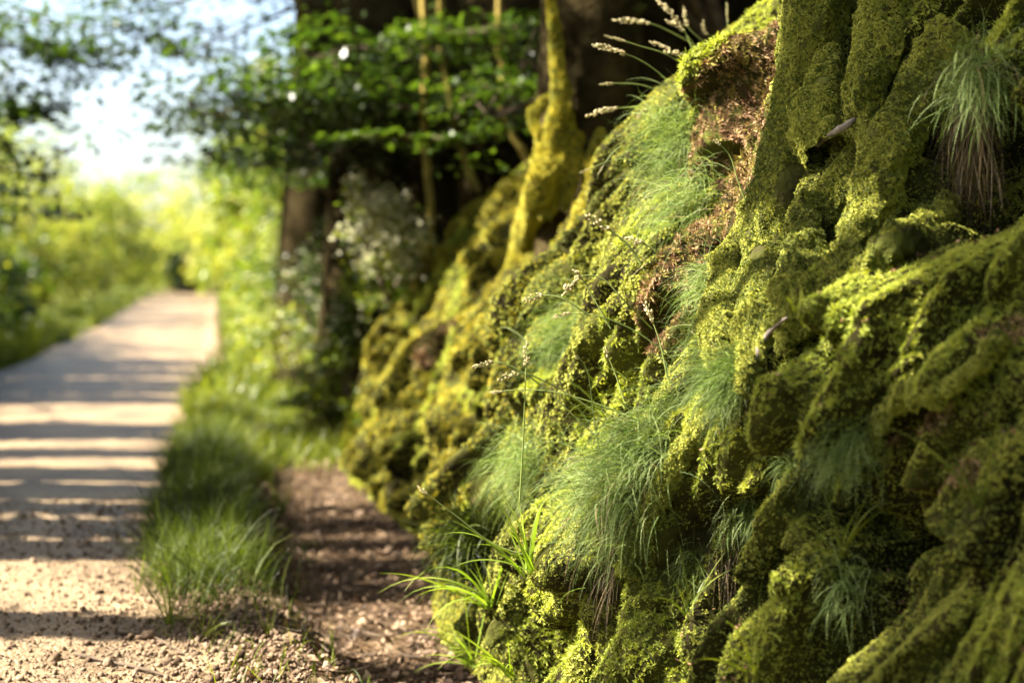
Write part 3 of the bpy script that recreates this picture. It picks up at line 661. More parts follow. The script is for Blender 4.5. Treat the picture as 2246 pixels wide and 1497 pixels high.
S_ = [
 ([(1140,1100,4.3),(1148,960,4.25),(1152,850,4.2),(1156,750,4.2)], .055, .007, 'upright grass stem with a narrow vertical seed head'),
 ([(1400,1040,4.2),(1300,950,4.2),(1180,840,4.2),(1100,795,4.2),(1035,805,4.2)], .05, .006, 'arching grass stem with its tip bent down over the dark bank fold'),
 ([(1300,900,4.2),(1240,860,4.2),(1150,818,4.2),(1090,832,4.2)], .05, .007, 'short arching seed head crossing the upright one'),
 ([(1420,940,4.25),(1350,900,4.25),(1220,860,4.25),(1130,855,4.25),(1075,861,4.25)], .03, .004, 'thin nearly flat stem under the crossing seed heads'),
 ([(1430,720,4.4),(1370,660,4.35),(1320,610,4.35),(1270,608,4.35),(1232,650,4.35)], .06, .009, 'drooping seed head in the middle of the picture'),
 ([(1340,720,4.3),(1300,650,4.3),(1275,610,4.3),(1258,592,4.3)], .03, .009, 'short seed head crossing the drooping middle one'),
 ([(1290,690,4.3),(1235,655,4.3),(1185,648,4.3),(1145,662,4.3)], .05, .007, 'pale seed head left of the middle pair'),
 ([(1480,790,4.3),(1400,730,4.3),(1320,695,4.3),(1250,687,4.3),(1210,698,4.3)], .045, .005, 'slim seed head on a long flat arch'),
 ([(1470,860,4.2),(1450,760,4.2),(1430,700,4.2),(1415,662,4.2)], .05, .008, 'upright pale seed head before the brown moss strip'),
 ([(1370,880,4.2),(1350,820,4.2),(1325,762,4.2)], .025, .006, 'small white-tipped seed head over the bright moss'),
 ([(1430,620,4.6),(1380,540,4.6),(1330,500,4.6),(1285,470,4.6)], .07, .009, 'blurred seed head pointing up left over the far bank'),
 ([(1500,620,4.5),(1430,545,4.5),(1370,522,4.5)], .05, .007, 'slanting seed head below the blurred pointed one'),
 ([(1530,480,4.9),(1460,420,4.9),(1400,340,4.9),(1355,325,4.9),(1310,385,4.9)], .03, .005, 'strongly hooked grass stem over the green grass mass'),
 ([(1600,560,4.9),(1480,440,4.9),(1380,350,4.9),(1270,380,4.9)], .03, .005, 'long low arching stem beneath the hooked one'),
 ([(1560,380,5.0),(1510,320,5.0),(1450,297,5.0),(1390,292,5.0)], .07, .008, 'seed head lying flat above the hooked stem'),
 ([(1520,250,5.1),(1440,235,5.1),(1350,238,5.1),(1285,255,5.1)], .09, .014, 'fluffy blurred seed head at the left of the flowering group'),
 ([(1540,240,5.1),(1480,235,5.1),(1420,243,5.1),(1395,262,5.1)], .05, .012, 'fluffy seed head beside the leftmost flowering one'),
 ([(1600,300,5.1),(1500,230,5.1),(1420,190,5.1),(1360,183,5.1),(1315,186,5.1)], .04, .008, 'slender seed head above the leftmost fluffy ones'),
 ([(1560,270,5.0),(1480,190,5.0),(1400,130,5.0),(1300,98,5.0)], .09, .014, 'fluffy seed head reaching far left at mid height'),
 ([(1580,220,5.0),(1480,130,5.0),(1400,100,5.0),(1325,78,5.0)], .06, .008, 'slim seed head just above the far-reaching one'),
 ([(1560,250,5.0),(1540,170,5.0),(1500,125,5.0),(1455,112,5.0)], .10, .015, 'thick pale seed head near the centre of the group'),
 ([(1570,240,5.1),(1530,160,5.1),(1470,110,5.1),(1425,92,5.1)], .06, .010, 'seed head half hidden by the thick central one'),
 ([(1560,210,5.3),(1520,110,5.3),(1490,50,5.3),(1440,0,5.3)], .12, .015, 'topmost bushy seed head cut by the picture edge'),
 ([(1600,240,5.2),(1560,150,5.2),(1500,70,5.2),(1460,45,5.2)], .06, .011, 'seed head under the topmost bushy one'),
 ([(1560,120,5.6),(1480,75,5.6),(1420,50,5.6),(1345,45,5.6)], .11, .014, 'most blurred seed head against the dark wood'),
 ([(1580,150,5.6),(1550,100,5.6),(1510,60,5.6),(1500,15,5.6)], .06, .011, 'upright blurred seed head at the top'),
 ([(1590,160,5.6),(1570,90,5.6),(1545,70,5.6),(1543,45,5.6)], .05, .010, 'upright seed head between two taller ones'),
 ([(1605,120,5.6),(1597,60,5.6),(1594,5,5.6)], .06, .007, 'rightmost vertical seed head by the yellow moss crest'),
 ([(1650,480,4.3),(1620,400,4.3),(1600,340,4.3),(1565,305,4.3)], .02, .004, 'pale bent grass stem over the brown moss overhang'),
 ([(1260,1240,4.2),(1100,1200,4.2),(1000,1130,4.2),(915,1065,4.2)], .03, .004, 'long pale grass stem leaning left over the ditch'),
 ([(1400,1110,4.1),(1320,1000,4.1),(1290,820,4.1),(1262,780,4.1)], .01, .004, 'fine dark stem rising from the silvery cushion'),
]
for k, (a, hl, s_, lb) in enumerate(S_): seed_grass(a, hl, s_, lb, seed=k, dense=3.0 if s_ > .009 else 2.2, r=.0011 if a[0][2] < 4.5 else .0018)

# ------------------------------------------------------------------ verge grass
def verge(name, label, n, region, ln, m, width, droop, seed, up=1.0, fan=.35):
    rg = np.random.default_rng(seed); p0 = region(rg, n)
    d = np.stack([rg.normal(size=n)*fan, rg.normal(size=n)*fan, np.full(n, up)], 1)
    V, F = blades(p0, d, ln*rg.uniform(.45, 1.2, n), width, droop*rg.uniform(.2, 1.6, n), 5, rg, .3)
    return tag(obj(name, V, F, M[m]), label, 'grass', kind='stuff')
def reg(x0, x1, y0, y1, dens=lambda x, y: 1):
    def f(rg, n):
        y = rg.uniform(y0, y1, n*2); x = x0(y)+rg.random(n*2)*(x1(y)-x0(y)); k = np.where(rg.random(n*2) < dens(x, y))[0][:n]
        x, y = x[k], y[k]; return np.stack([x, y, rough(x, y)+.02], 1)
    return f
def vdens(x, y): return np.clip(1.1-np.abs(x-(redge(y)+.17))/.27, 0, 1)*sstep(5.1, 7.0, y)*(.35+.65*(noise(x*4, y*2, s=61) > -.15))
def verge2(name, label, n, reg_, ln, m, width, droop, seed):
    rg = np.random.default_rng(seed); p = reg_(rg, n); p = p[rg.random(len(p)) >= 0]; n = len(p)
    d = np.stack([rg.normal(size=n)*.35, rg.normal(size=n)*.35, np.ones(n)], 1)
    V, F = blades(p, d, ln*rg.uniform(.45, 1.2, n), width, droop*rg.uniform(.2, 1.6, n), 5, rg, .3)
    return tag(obj(name, V, F, M[m]), label, 'grass', kind='stuff')
verge2('verge_grass', 'verge grass between track and ditch, its green darkened for shade', 15000, reg(lambda y: redge(y)-.08, lambda y: redge(y)+.46, 5.25, 10.5, vdens), .27, 'blade_dark', .0034, 1.2, 71)
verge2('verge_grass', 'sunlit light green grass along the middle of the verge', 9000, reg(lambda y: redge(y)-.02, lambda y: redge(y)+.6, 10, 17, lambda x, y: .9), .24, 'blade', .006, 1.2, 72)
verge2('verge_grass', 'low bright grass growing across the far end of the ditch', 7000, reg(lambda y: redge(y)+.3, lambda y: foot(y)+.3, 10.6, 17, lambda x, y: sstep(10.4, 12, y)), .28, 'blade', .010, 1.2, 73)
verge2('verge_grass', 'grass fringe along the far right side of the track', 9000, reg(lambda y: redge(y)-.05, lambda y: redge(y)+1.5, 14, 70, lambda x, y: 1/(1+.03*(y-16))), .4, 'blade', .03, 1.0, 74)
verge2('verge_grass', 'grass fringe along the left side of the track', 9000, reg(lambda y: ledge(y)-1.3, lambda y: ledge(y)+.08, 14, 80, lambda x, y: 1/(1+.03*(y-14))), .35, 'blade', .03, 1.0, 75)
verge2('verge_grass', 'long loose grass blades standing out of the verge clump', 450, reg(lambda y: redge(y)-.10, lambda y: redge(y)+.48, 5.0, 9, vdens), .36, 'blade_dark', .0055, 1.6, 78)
verge2('sparse_grass', 'sparse low grass shoots on the gravel edge', 260, reg(lambda y: redge(y)-.1, lambda y: redge(y)+.5, 3.9, 5.6, lambda x, y: 1), .09, 'blade', .004, 1.0, 76)

# ------------------------------------------------------------------ trees and shrubs
def tree(name, base, h, r, cr, label, group, crown_c=None, nclus=90, per=40, leaf=.08, m='leaf', bark='bark', lean=(0, 0), seed=0, limbs=7, shell=.35, seg=14, bump=.03, cat='tree', spread=.16):
    rg = np.random.default_rng(seed+500); base = np.asarray(base, float)
    t = thing(name, base, label, cat, group)
    top = base+np.array([lean[0], lean[1], h])
    cc = top if crown_c is None else np.asarray(crown_c, float)
    mid = base+(top-base)*.5+rg.normal(size=3)*np.array([.05, .05, 0])*h*.3
    V, F = tube([base-np.array([0, 0, 1.6]), base, mid, top], [r*1.5, r*1.15, r*.85, r*.45], seg, 26, bump=min(bump, r*.3), bscale=1.2/max(r, .05)*.4, seed=seed)
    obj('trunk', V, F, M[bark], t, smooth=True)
    if nclus:
        p, cl = crown_pts(cc, cr, nclus, per, rg, shell=shell, spread=spread)
        V, F = leaves(p, leaf*rg.uniform(.6, 1.3, len(p)), up=.55, rng=rg); o = obj('crown', V, F, M[m], t)
        for k in range(limbs):
            e = cl[rg.integers(len(cl))]; s = mid+(top-mid)*rg.uniform(.1, .9); mm = (s+e)/2+np.array([0, 0, .06*h])
            V, F = tube([s, mm, e], [r*.45, r*.28, r*.08], 6, 10); obj('limb', V, F, M[bark], t, smooth=True)
    return t

# woodland on the bank, right of the lane
GW = 'dark trees of the woodland on the bank'
wood = [
 # px at base, py base, depth, radius px-ish m, label
 (1300, 300, 8.0, .27, 'dark trunk standing just behind the yellow mossy root'),
 (1400, 330, 8.6, .30, 'broad dark trunk behind the flowering grasses'),
 (860, 560, 13.0, .55, 'very thick dark trunk above the cream flowers'),
 (700, 600, 16.5, .42, 'dark trunk at the left edge of the wood'),
 (1130, 430, 12.0, .42, 'dark trunk with a yellow ivy stem down its middle'),
 (980, 480, 12.5, .36, 'dark trunk between two ivy-stemmed trunks'),
 (760, 560, 19.0, .38, 'dark trunk deeper in the wood behind the leaf sprays'),
 (1560, 160, 9.0, .34, 'shadowed trunk behind the yellow mossy crest'),
]
for k, (x, y, D, r, lb) in enumerate(wood):
    b = P(x, y, D)
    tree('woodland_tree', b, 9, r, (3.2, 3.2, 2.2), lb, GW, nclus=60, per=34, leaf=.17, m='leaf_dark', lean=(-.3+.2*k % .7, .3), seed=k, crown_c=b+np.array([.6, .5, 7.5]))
for k in range(16):
    x = 4.0+7*((k*37 % 16)/16); y = 6+k*2.3
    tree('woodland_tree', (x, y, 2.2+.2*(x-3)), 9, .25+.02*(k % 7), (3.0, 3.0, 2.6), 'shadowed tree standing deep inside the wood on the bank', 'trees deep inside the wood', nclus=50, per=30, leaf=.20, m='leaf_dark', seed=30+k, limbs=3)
for k, (x, y, cx, cy, cz) in enumerate([(4.6,-5,2.6,-5,7.5),(5.2,-1.5,2.2,-1.5,7.2),(4.4,2,1.8,2.2,7.0),(5.5,5,2.6,5.4,7.4),(4.8,8.5,2.4,8.6,7.2),(6,12,2.8,12,7.6),(5,15.5,2.4,15.5,7.5),(3.5,-9,0,-9,6),(-3,-8,-2,-8,5),(7.5,1,6,1,6.5),(7.5,-4,6,-4,6.5),(8,8,6.5,8,6.5)]):
    tree('woodland_tree', (x, y, 2.4), cz-2.4, .22, (2.7, 2.4, 1.3), 'tree of the wood whose crown roofs the bank', 'trees roofing the bank', nclus=90, per=26, leaf=.24, m='leaf_dark', seed=260+k, limbs=3, crown_c=(cx, cy, cz))
# ivy stems and moss strips on the trunks, sunlight put into their colour
GI = 'mossy ivy stems with painted sunlight climbing the dark trunks'
ivy = [([(640,-60),(655,20),(668,75),(664,140),(672,180)], 9, 12.3, 'thick orange-yellow ivy stem at the left of the wood'),
       ([(905,-60),(918,15),(930,50)], 9, 11.5, 'short yellow ivy stem beside the long straight one'),
       ([(966,-60),(966,0),(968,110),(985,190),(1000,300),(1050,420)], 8, 11.3, 'long straight yellow ivy stem that kinks to the right'),
       ([(1098,-60),(1095,40),(1096,110),(1105,180),(1090,300)], 9, 11.0, 'yellow ivy stem near the middle of the wood'),
       ([(1100,240),(1120,290),(1150,340),(1180,420)], 7, 9.5, 'broken mossy stem among the dark leaves'),
       ([(925,-60),(935,120),(928,260),(938,380),(945,470),(935,560),(905,640)], 9, 11.0, 'yellow mossy stem running down to the flowers')]
for k, (a, r, D, lb) in enumerate(ivy):
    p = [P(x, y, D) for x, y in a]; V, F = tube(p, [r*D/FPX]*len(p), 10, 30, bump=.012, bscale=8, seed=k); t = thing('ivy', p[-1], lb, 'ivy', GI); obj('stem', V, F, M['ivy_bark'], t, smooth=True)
# yellow mossy root/buttress in front of the dark trunk
t2 = thing('mossy_root', P(1190, 420, 7.6), 'bright yellow mossy root climbing the edge of a dark trunk', 'root')
def yr(path, D, n=30, seed=0):
    p = [P(x, y, D) for x, y, r in path]; V, F = tube(p, [r*D/FPX for x, y, r in path], 12, n, bump=.02, bscale=9, seed=seed); obj('root_limb', V, F, M['ym'], t2, smooth=True)
t2V = []
def yroot(path, seed):
    pts = [P(x, y, d) for x, y, r, d in path]; V, F = tube(pts, [r*d/FPX for x, y, r, d in path], 14, 46, bump=.018, bscale=10, seed=seed); obj('root_limb', V, F, M['bark_moss'], t2, smooth=True); t2V.append((V, F))
def yb(x, y, r, o=.03):              # a point lying on the bank, taken from its smooth base shape
    d = surf(x, y)[1]; q = float(-((pick(x, y)-CAM)@MR)[2]); return (x, y, r, max(q, d-.35)-o)
yroot([(1190,-140,8,7.60),(1205,-20,9,7.62),(1217,60,11,7.64),(1222,150,16,7.64),(1230,220,21,7.64),(1214,280,21,7.62),(1196,350,28,7.6),(1178,430,30,7.5),yb(1150,540,30),yb(1118,650,22),yb(1095,740,8)], 1)
yroot([(1232,225,6,7.72),(1243,280,20,7.68),(1232,340,24,7.62),(1214,410,24,7.55),(1196,480,12,7.5)], 2)
yroot([(1270,285,6,7.74),(1262,320,17,7.68),(1250,360,20,7.62),(1246,410,16,7.55),(1240,460,6,7.5)], 3)
yroot([(1222,205,3,7.7),(1190,225,8,7.68),(1172,255,12,7.66),(1180,300,9,7.62),(1192,340,4,7.6)], 4)
yroot([(1325,280,6,7.74),(1308,320,14,7.68),(1296,370,16,7.6),(1290,420,8,7.55)], 5)
V, F = join(t2V); pts, nr = sample_mesh(V, F, 26000, rs)
o = instancer('moss', pts-np.array(t2.location), nr, .017*rs.uniform(.6, 1.3, len(pts)), yel+cush[:1], rs); o.parent = t2; o['kind'] = 'stuff'

# leafy sprays hanging from the wood over the ditch: thing > branch, leaves
GB = 'leafy boughs reaching out of the wood'
def bough(path, D, n, leaf, label, m='leaf', seed=0, thick=.02, wide=.35, flat=.3, group=GB, up=.8):
    n = int(n*(1.6 if group == GB and label.find('sky') < 0 else .62)); leaf *= 1.08; rg = np.random.default_rng(seed+900); Ds = D if isinstance(D, (list, tuple)) else [D]*len(path)
    p = smoothpath([P(x, y, d) for (x, y), d in zip(path, Ds)], 30)
    t = thing('leafy_bough', p[0], label, 'bough', group)
    V, F = tube(p, np.linspace(thick, thick*.2, 30), 6); obj('branch', V, F, M['twig'], t, smooth=True)
    u = rg.random(n)**.8; k = (u*29).astype(int); q = p[k]+rg.normal(size=(n, 3))*np.array([wide, wide, wide*flat])*(.35+.65*np.sin(u*np.pi*.8+.3))[:, None]
    # gather leaves into twig-sized sprays
    c = q[rg.integers(0, n, n//20+1)]; pick_ = rg.integers(0, len(c), n); q = c[pick_]+rg.normal(size=(n, 3))*np.array([.13, .13, .035])*wide/.35
    V, F = leaves(q, leaf*rg.uniform(.6, 1.3, n), up=up, rng=rg, aspect=.6); obj('leaves', V, F, M[m], t)
    for _ in range(10):
        a = p[rg.integers(4, 29)]; b = c[rg.integers(len(c))]
        if np.linalg.norm(a-b) < 1.0: V, F = tube([a, (a+b)/2, b], [thick*.4, thick*.25, .003], 5, 6); obj('twig', V, F, M['twig'], t, smooth=True)
    return t
bough([(1000,60),(880,90),(760,110),(640,150),(560,200)], [12,11.5,11,10.7,10.5], 900, .085, 'bright sunlit leafy bough across the upper middle', seed=1, wide=.38)
bough([(1150,60),(1050,70),(960,80),(900,110)], 10.6, 420, .085, 'shorter bright leafy bough beside the long one', seed=2, wide=.25)
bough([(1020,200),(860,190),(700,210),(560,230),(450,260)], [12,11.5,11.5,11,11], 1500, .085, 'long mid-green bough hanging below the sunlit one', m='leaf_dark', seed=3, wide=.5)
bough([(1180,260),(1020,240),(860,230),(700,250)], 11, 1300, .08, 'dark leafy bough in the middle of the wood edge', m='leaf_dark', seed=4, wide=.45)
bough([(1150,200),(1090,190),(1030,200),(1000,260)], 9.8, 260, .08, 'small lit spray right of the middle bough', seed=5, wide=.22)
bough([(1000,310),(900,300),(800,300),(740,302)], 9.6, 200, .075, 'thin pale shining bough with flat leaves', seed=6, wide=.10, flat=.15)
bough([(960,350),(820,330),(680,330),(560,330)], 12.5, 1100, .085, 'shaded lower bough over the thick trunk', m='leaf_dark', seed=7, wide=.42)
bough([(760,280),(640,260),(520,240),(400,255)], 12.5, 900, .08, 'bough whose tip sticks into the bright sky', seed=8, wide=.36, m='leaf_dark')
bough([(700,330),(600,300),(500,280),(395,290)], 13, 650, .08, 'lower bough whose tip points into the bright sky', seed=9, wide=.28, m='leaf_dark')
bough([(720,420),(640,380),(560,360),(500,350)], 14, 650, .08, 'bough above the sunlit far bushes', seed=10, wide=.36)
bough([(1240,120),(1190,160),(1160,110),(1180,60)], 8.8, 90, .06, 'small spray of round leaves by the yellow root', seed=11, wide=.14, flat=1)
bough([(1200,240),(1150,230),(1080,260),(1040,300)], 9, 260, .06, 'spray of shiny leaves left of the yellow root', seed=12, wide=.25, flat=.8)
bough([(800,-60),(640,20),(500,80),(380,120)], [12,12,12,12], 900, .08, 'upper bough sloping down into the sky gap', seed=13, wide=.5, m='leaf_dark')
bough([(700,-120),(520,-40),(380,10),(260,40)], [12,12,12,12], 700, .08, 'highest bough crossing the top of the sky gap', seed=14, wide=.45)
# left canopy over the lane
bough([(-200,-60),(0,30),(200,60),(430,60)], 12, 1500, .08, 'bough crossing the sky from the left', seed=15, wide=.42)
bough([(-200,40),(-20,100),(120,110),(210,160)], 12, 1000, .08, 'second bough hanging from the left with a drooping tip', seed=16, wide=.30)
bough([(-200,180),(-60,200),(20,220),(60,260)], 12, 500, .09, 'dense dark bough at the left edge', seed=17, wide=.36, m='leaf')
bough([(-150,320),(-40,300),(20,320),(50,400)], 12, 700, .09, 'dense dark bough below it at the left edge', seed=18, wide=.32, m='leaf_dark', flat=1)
bough([(-100,-200),(150,-130),(350,-80),(600,-60)], 12, 1000, .08, 'bough along the very top of the sky gap', seed=19, wide=.40)

# understory backdrop in the wood
def shrub(base, rad, n, leaf, label, group, m='leaf', seed=0, cat='shrub', name='shrub', stems=4, shell=.3, up=.45, clus=None, flower=0):
    rg = np.random.default_rng(seed+1500); base = np.asarray(base, float); rad = np.asarray(rad, float)
    t = thing(name, base, label, cat, group); c = base+np.array([0, 0, rad[2]*.85])
    nc = clus or max(8, n//26)
    d = rg.normal(size=(nc, 3)); d /= np.linalg.norm(d, axis=1)[:, None]; d[:, 2] = np.where(d[:, 2] < -.75, -d[:, 2], d[:, 2])
    n = int(n*(1.9 if cat == 'shrub' and name == 'shrub' and rad[0] > 1.1 and m != 'leaf_dark' else 1)); r = shell+(1-shell)*rg.random(nc)**.6; r *= 1+.22*noise(d[:, 0]*2+seed, d[:, 1]*2, d[:, 2]*2, seed); cl = c+d*rad*r[:, None]
    p = cl[rg.integers(0, nc, n)]+rg.normal(size=(n, 3))*rad*np.array([.13, .13, .10])
    V, F = leaves(p, leaf*rg.uniform(.6, 1.3, n), up=up, rng=rg, aspect=.6); obj('foliage', V, F, M[m], t)
    for k in range(stems):
        e = cl[rg.integers(nc)]; V, F = tube([base+rg.normal(size=3)*.03*rad, (base+e)/2+np.array([0, 0, .1*rad[2]]), e], [.025*rad[2]]*2+[.006*rad[2]], 6, 8); obj('stem', V, F, M['twig'], t, smooth=True)
    if flower:
        pf = cl[rg.integers(0, nc, flower)]+rg.normal(size=(flower, 3))*rad*.12+np.array([0, 0, rad[2]*.06])
        V, F = leaves(pf, leaf*.8, up=.8, rng=rg, aspect=.9); obj('flowers', V, F, M['flower'], t)['kind'] = 'stuff'
    return t
GU = 'dark shrubs under the wood'
for k in range(18):
    x = 3.2+(k % 3)*2.2; y = 8+k*1.9
    shrub((x, y, 2.1+.2*(x-3)), (1.6, 1.6, 1.7), 1100, .16, 'dark leafy shrub in the shade under the wood', GU, 'leaf_dark', seed=k)

# flowering shrubs and green plants on the far bank
GF = 'flowering plants on the far bank'
O = lambda x, y: surf(x, y)[0]+np.array([-.12, -.1, -.15])
shrub(P(850, 560, 10.8)-np.array([0, 0, .35]), (.42, .42, .5), 900, .05, 'cream-flowered plant standing before the thick trunk', GF, 'leaf_yellow', seed=41, flower=1800)
shrub(O(740, 720), (.55, .7, .5), 1200, .06, 'grey-green plant with cream flowers halfway down the far bank', GF, 'leaf_yellow', seed=42, flower=900)
shrub(O(690, 800), (.4, .5, .4), 800, .06, 'cream-flecked plant low above the dark ditch hollow', GF, 'leaf', seed=43, flower=450)
shrub(O(790, 650), (.45, .6, .5), 900, .06, 'leafy plant with few flowers below the cream-flowered one', GF, 'leaf_yellow', seed=44, flower=200)
shrub(O(850, 720), (.3, .4, .45), 700, .06, 'yellow-green plant at the end of the mossy bank', GF, 'leaf_yellow', seed=45)
shrub(O(790, 860), (.28, .4, .35), 600, .06, 'light green plant low at the end of the mossy bank', GF, 'blade', seed=46)
for k, (x, y, D, rx, rz, m, fl, lb) in enumerate([(880,640,11.4,.3,.4,'leaf_yellow',60,'yellow-green plant touching the bank end near its top'),(800,740,12.2,.35,.4,'leaf',150,'leafy plant in the middle of the far bank'),(740,830,12.6,.35,.35,'leaf_yellow',120,'rounded light plant at the lower far bank'),(700,680,14,.5,.5,'leaf',300,'wide grey-green plant under the left trunk'),(640,780,15,.45,.4,'leaf_yellow',100,'plant right above the dark ditch hollow'),(760,600,14,.5,.5,'leaf_dark',60,'dark green plant in front of the thick trunk base'),(660,640,17,.7,.7,'leaf',80,'green bush hiding the base of the left trunk'),(820,900,11.6,.22,.22,'blade',0,'small bright plant at the foot of the bank end'),(700,900,12.4,.35,.2,'blade',0,'low bright plant across the ditch')]):
    shrub(P(x, y, D)-np.array([0, 0, rz*.6]), (rx, rx*1.4, rz), 1100, .055, lb, GF, m, seed=140+k, flower=fl)
shrub(P(600, 760, 19), (.7, .8, .5), 900, .08, 'green plant beside the far track edge', GF, 'leaf_yellow', seed=47)
shrub(P(560, 800, 17), (.4, .6, .3), 700, .08, 'low green plant at the edge of the far track', GF, 'leaf_yellow', seed=48)
shrub(P(640, 700, 20), (.8, .9, .8), 1200, .08, 'rounded green bush in front of the wood edge', GF, 'leaf_yellow', seed=49, flower=120)

# sunlit bushes along both sides of the far lane
GR = 'sunlit bushes along the right side of the far lane'
rg = np.random.default_rng(77)
for k, (x, y, D, rx, rz) in enumerate([(575,690,26,.7,.9),(640,640,24,.9,1.4),(560,640,34,1.2,1.5),(545,640,46,1.7,1.8),(600,600,40,1.9,2.2),(530,635,62,2.2,2.2),(650,560,30,1.3,2.2),(520,635,80,2.6,2.4)]):
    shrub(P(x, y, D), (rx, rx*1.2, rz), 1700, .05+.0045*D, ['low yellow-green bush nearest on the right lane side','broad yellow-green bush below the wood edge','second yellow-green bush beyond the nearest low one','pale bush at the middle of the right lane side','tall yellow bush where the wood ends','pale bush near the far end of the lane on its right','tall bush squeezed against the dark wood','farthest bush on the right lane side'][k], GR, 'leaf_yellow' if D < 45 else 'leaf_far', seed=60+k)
GL = 'sunlit bushes along the left side of the far lane'
for k, (X, Y, rx, rz, m) in enumerate([(-4.4,20,1.2,1.0,'leaf'),(-4.9,24,1.5,1.6,'leaf_yellow'),(-4.6,28,1.3,1.2,'leaf'),(-6.0,32,2.0,1.8,'leaf_yellow'),(-5.4,38,1.7,1.4,'leaf_yellow'),(-6.8,44,2.8,3.2,'leaf_yellow'),(-6.0,52,2.0,1.8,'leaf_far'),(-7.2,62,2.8,2.4,'leaf_far'),(-6.0,76,3.0,3.0,'leaf_far'),(-6.5,92,3.4,3.4,'leaf_far'),(-7.5,27,2.2,3.2,'leaf_yellow'),(-9.5,38,3.4,5.2,'leaf_yellow'),(-11,52,4.2,4.8,'leaf_far')]):
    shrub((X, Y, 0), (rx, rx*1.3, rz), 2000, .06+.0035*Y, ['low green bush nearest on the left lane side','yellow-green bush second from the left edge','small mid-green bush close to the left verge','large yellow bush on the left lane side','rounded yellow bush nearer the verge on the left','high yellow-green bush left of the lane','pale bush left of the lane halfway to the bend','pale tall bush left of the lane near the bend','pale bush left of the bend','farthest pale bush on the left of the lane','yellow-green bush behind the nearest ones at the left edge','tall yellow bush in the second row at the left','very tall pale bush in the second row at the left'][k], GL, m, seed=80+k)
# far trees closing the lane
GT = 'sunlit trees closing the end of the lane'
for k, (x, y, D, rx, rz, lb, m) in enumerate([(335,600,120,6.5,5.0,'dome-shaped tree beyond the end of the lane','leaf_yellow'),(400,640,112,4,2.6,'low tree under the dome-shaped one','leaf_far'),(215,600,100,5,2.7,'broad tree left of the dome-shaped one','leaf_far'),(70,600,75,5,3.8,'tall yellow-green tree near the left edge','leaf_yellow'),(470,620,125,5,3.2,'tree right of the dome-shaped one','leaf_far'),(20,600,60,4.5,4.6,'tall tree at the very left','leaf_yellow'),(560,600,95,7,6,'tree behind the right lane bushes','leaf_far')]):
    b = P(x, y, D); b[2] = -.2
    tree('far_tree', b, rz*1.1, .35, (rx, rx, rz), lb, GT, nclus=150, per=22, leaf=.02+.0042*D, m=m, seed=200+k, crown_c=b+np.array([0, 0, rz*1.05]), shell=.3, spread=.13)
tree('far_tree', P(415, 640, 98)*np.array([1, 1, 0]), 1.6, .3, (1.3, 1.3, 1.6), 'dark shaded tree in the gap at the end of the lane', GT, nclus=80, per=24, leaf=.5, m='leaf_dark', seed=230)
rgw = np.random.default_rng(90); n = 30000
an = rgw.uniform(-math.pi, math.pi, n); rr_ = rgw.uniform(170, 210, n)
p = np.stack([np.sin(an)*rr_, np.cos(an)*rr_, rgw.random(n)**1.3*(6+2.5*noise(an*14, an*0, s=95))], 1); V, F = leaves(p, 1.6, up=.2, rng=rgw)
tag(obj('far_woods', V, F, M['leaf_far']), 'pale far woods behind the lane', 'woods', kind='stuff')

# ------------------------------------------------------------------ hedge and trees on the left, outside the frame: they cast the dappled shade
GHG = 'hedge shrubs on the left side of the lane'
def hedge(Yr, half, h=3.6, X=-4.0, k=0):
    h = (5.0 if k % 3 else 5.8) if Yr < 9.2 else 3.7      # shades the track about Yr at X=-1
    dX = -1-X; Y = Yr+dX*(-L[1]/L[0])
    shrub((X, Y, 0), (.6, half, h*.55), int(3500+9000*half), .12, 'hedge shrub growing on the left verge', GHG, 'leaf_dark', seed=300+k, shell=.1)
for k, (a, b, h) in enumerate([(3.0,3.25,4),(5.35,5.7,4),(6.7,7.15,4.2),(7.25,7.8,4.2),(7.9,8.35,4),(8.42,9.05,4),(9.35,9.8,4),(10.3,10.85,4),(11.4,12.0,4),(12.0,12.7,3.6),(14.6,15.6,4),(15.75,16.8,4),(16.9,18.1,4.2),(18.3,20.0,4.2),(20.2,22.2,4)]):
    hedge((a+b)/2, (b-a)/2*1.05, h, k=k)
GW2 = 'unseen trees added to block low sky light'  # added leafy screen out of view, keeping low sky light off the bank
for k, (X, Y) in enumerate([(-9.5,-9),(-10,-5),(-9.3,-1),(-10.2,3),(-9.5,7),(-10,11),(-9.4,15),(-10.3,19),(-9.8,23),(-6,-12),(-2,-13),(2,-12.5),(-11,27)]):
    tree('sky_screen_tree', (X, Y, 0), 4, .2, (2.4, 2.5, 3.0), 'unseen tree added to block low sky light', GW2, nclus=80, per=24, leaf=.26, m='leaf_dark', seed=600+k, limbs=3, crown_c=(X, Y, 3.7))
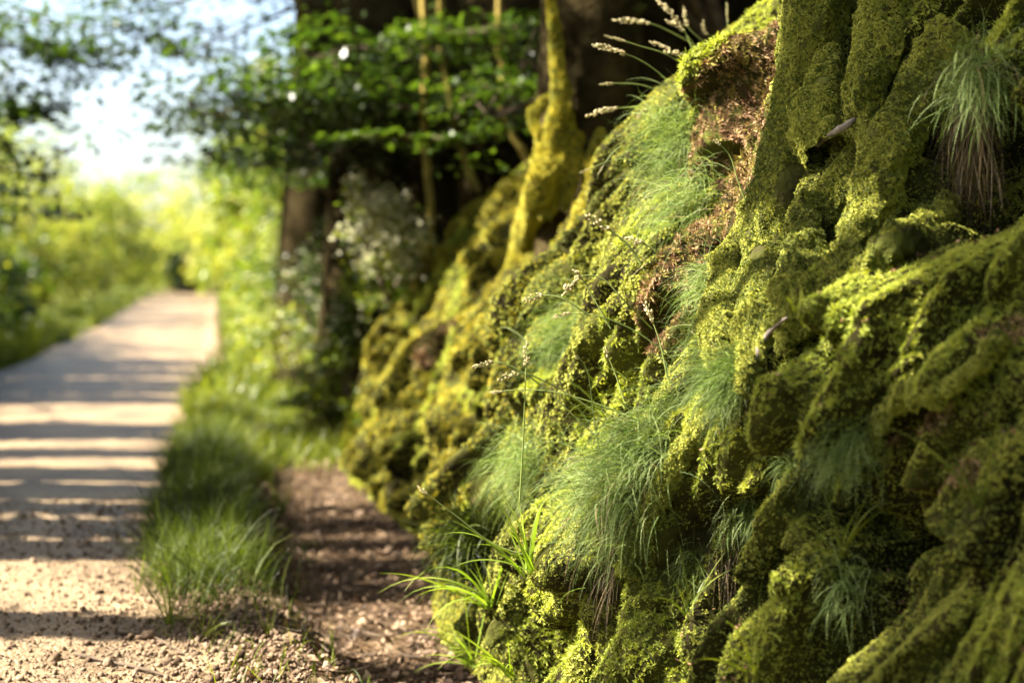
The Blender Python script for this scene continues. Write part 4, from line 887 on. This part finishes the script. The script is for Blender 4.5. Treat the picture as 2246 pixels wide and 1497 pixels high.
# tall trees on the left, then unseen boughs added to shade chosen spots
GLT = 'tall trees on the left side of the lane'
for k, Y in enumerate([-6.5, -2.8, 2.6, 9.9, 17.5, 25]):
    tree('lane_tree', (-5.6, Y, 0), 9.5, .14, (3.1, 3.7, 1.2), 'tall tree left of the lane whose crown arches over it', GLT, nclus=150, per=26, leaf=.25, m='leaf_dark', seed=400+k, limbs=4, crown_c=(-1.6+.4*(k % 2), Y, 11.2), lean=(2.0, 0))
def shade(px, py, rad, dens=1.0, dist=7.5, k=0, D=None):  # added leaf cluster, set sunward of the target to shade it
    tgt = pick(px, py) if D is None else P(px, py, D); c = tgt+L*dist
    rg = np.random.default_rng(700+k); n = int(330*dens*(rad/.35)**2)
    t = thing('leafy_bough', c, 'unseen leafy bough added to shade a chosen spot', 'bough', 'unseen boughs added for shade')
    p = rg.normal(size=(n, 3)); p *= (rg.random((n, 1))**.45/np.linalg.norm(p, axis=1)[:, None]); p = c+p*rad*.8; V, F = leaves(p, .085*rg.uniform(.7, 1.3, n), up=.3, rng=rg); obj('leaves', V, F, M['leaf'], t)
    V, F = tube([c+np.array([-1.8, .2, -.3]), c, c+np.array([.3, 0, 0])], [.03, .015, .005], 6, 8); obj('branch', V, F, M['twig'], t, smooth=True)
for k, a in enumerate([(2120,300,.42,3.4),(2180,520,.24,3.4),(2250,600,.22,3),(2230,120,.24,3),(2200,1020,.2,2),(2090,1260,.30,3),(1960,1420,.2,3),(2000,1150,.14,3),(1795,30,.22,3.2),(1765,180,.20,3.2),(1740,320,.22,3.4),(1800,280,.18,3.4),(1725,440,.17,3.2),(1790,520,.15,3.2),(1765,620,.13,3.2),(1700,610,.08,3),(1850,580,.09,2.4),(1830,30,.20,3),(2000,420,.14,3),(1960,120,.10,3),(2020,540,.08,3),(1750,1180,.14,2),(1060,1150,.16,1.3),(960,760,.12,1.2),(2230,1450,.22,2.4),(1680,1400,.10,1.8),(2246,820,.12,2),(2190,760,.12,2),(2200,1250,.18,2),(2110,1060,.09,2),(1620,1180,.12,1.6)]):
    shade(a[0], a[1], a[2], a[3], k=k, D=4.12 if a[1] < 400 and a[0] < 1900 else None)

for k, (x, y, rad, D, dist) in enumerate([(860,40,1.1,13,4.5),(720,80,1.1,16.5,4.5),(760,120,1.2,19,5),(1000,80,1.2,12.3,4),(1130,250,1.1,12,4),(1300,120,.8,8.2,5),(1420,150,.8,8.6,5),(950,300,.8,12.5,5)]):
    shade(x, y, rad, .8, dist=dist, k=40+k, D=D)

# ------------------------------------------------------------------ twigs, stones, ivy leaf
GT2 = 'dead twigs lying on the ground'
for k, (a, r, lb) in enumerate([([(250,1395),(330,1400),(400,1440)], .006, 'thin dark twig on the gravel by the bright grass plant'), ([(165,1440),(230,1455),(300,1470),(370,1490)], .008, 'thick dark twig lying across the near gravel'),
    ([(760,1380),(850,1400),(940,1370)], .006, 'twig lying on the leaf litter near the bank foot'), ([(900,1440),(950,1400),(1000,1390)], .005, 'forked dead twig at the bank foot'), ([(640,1470),(760,1480),(860,1450)], .005, 'twig half buried in the ditch litter')]):
    p = [gz(*q)+np.array([0, 0, .012]) for q in a]; V, F = tube(p, np.linspace(r, r*.5, len(p)), 7, 16, bump=.002, bscale=30, seed=k); tag(obj('twig', V, F, M['twig'], smooth=True, loc=p[0]), lb, 'twig', GT2)
for k, (x, y, s) in enumerate([(192,1412,.022),(258,1440,.02),(25,1415,.016),(90,1380,.014),(140,1425,.016),(335,1300,.014),(500,1470,.014),(60,1480,.016)]):
    v = stone_mesh(np.random.default_rng(k), M['stone']); o = bpy.data.objects.new('stone', v); C.objects.link(o); o.scale = (s, s, s); o.location = tuple(gz(x, y)+np.array([0, 0, s*.3])); o.rotation_euler = (k, k*2, k)
    tag(o, ['large rounded stone on the gravel by the thick twig','stone touching the thick dark twig','stone at the left edge of the near gravel','small stone above the thick twig','flat stone just left of the largest one','pale stone at the foot of the grass sprout','stone in the litter at the bottom edge','stone in the bottom-left corner gravel'][k], 'stone', 'loose stones on the track')
def ivy_leaf(c, d, up, s):
    d = np.array(d, float); d /= np.linalg.norm(d); sd2 = np.cross(d, up); sd2 /= np.linalg.norm(sd2)
    o2 = [(0,0),(.25,.42),(.5,.30),(.62,.5),(.72,.22),(1,0),(.72,-.22),(.62,-.5),(.5,-.30),(.25,-.42)]
    return np.array([c+d*a*s+sd2*b*s+np.array(up)*(-.12*abs(b))*s for a, b in o2])
ip = P(1900, 470, 3.8); t = thing('ivy_seedling', ip, 'small ivy seedling with two bright leaves on the shaded root', 'ivy')
for c, d in ((P(1885, 440, 3.8), (.3, 0, .6)), (P(1885, 475, 3.8), (-.3, 0, -.5))):
    v = ivy_leaf(c, d, (-.6, -.6, .3), .06); me = bpy.data.meshes.new('leaf'); me.from_pydata([tuple(q-ip) for q in v], [], [list(range(10))]); me.materials.append(M['blade']); o = bpy.data.objects.new('leaf', me); C.objects.link(o); o.parent = t
V, F = tube([P(1885, 440, 3.8), P(1905, 470, 3.82), P(1935, 520, 3.86)], [.0012]*3, 5, 10); obj('stem', V, F, M['twig'], t, smooth=True)
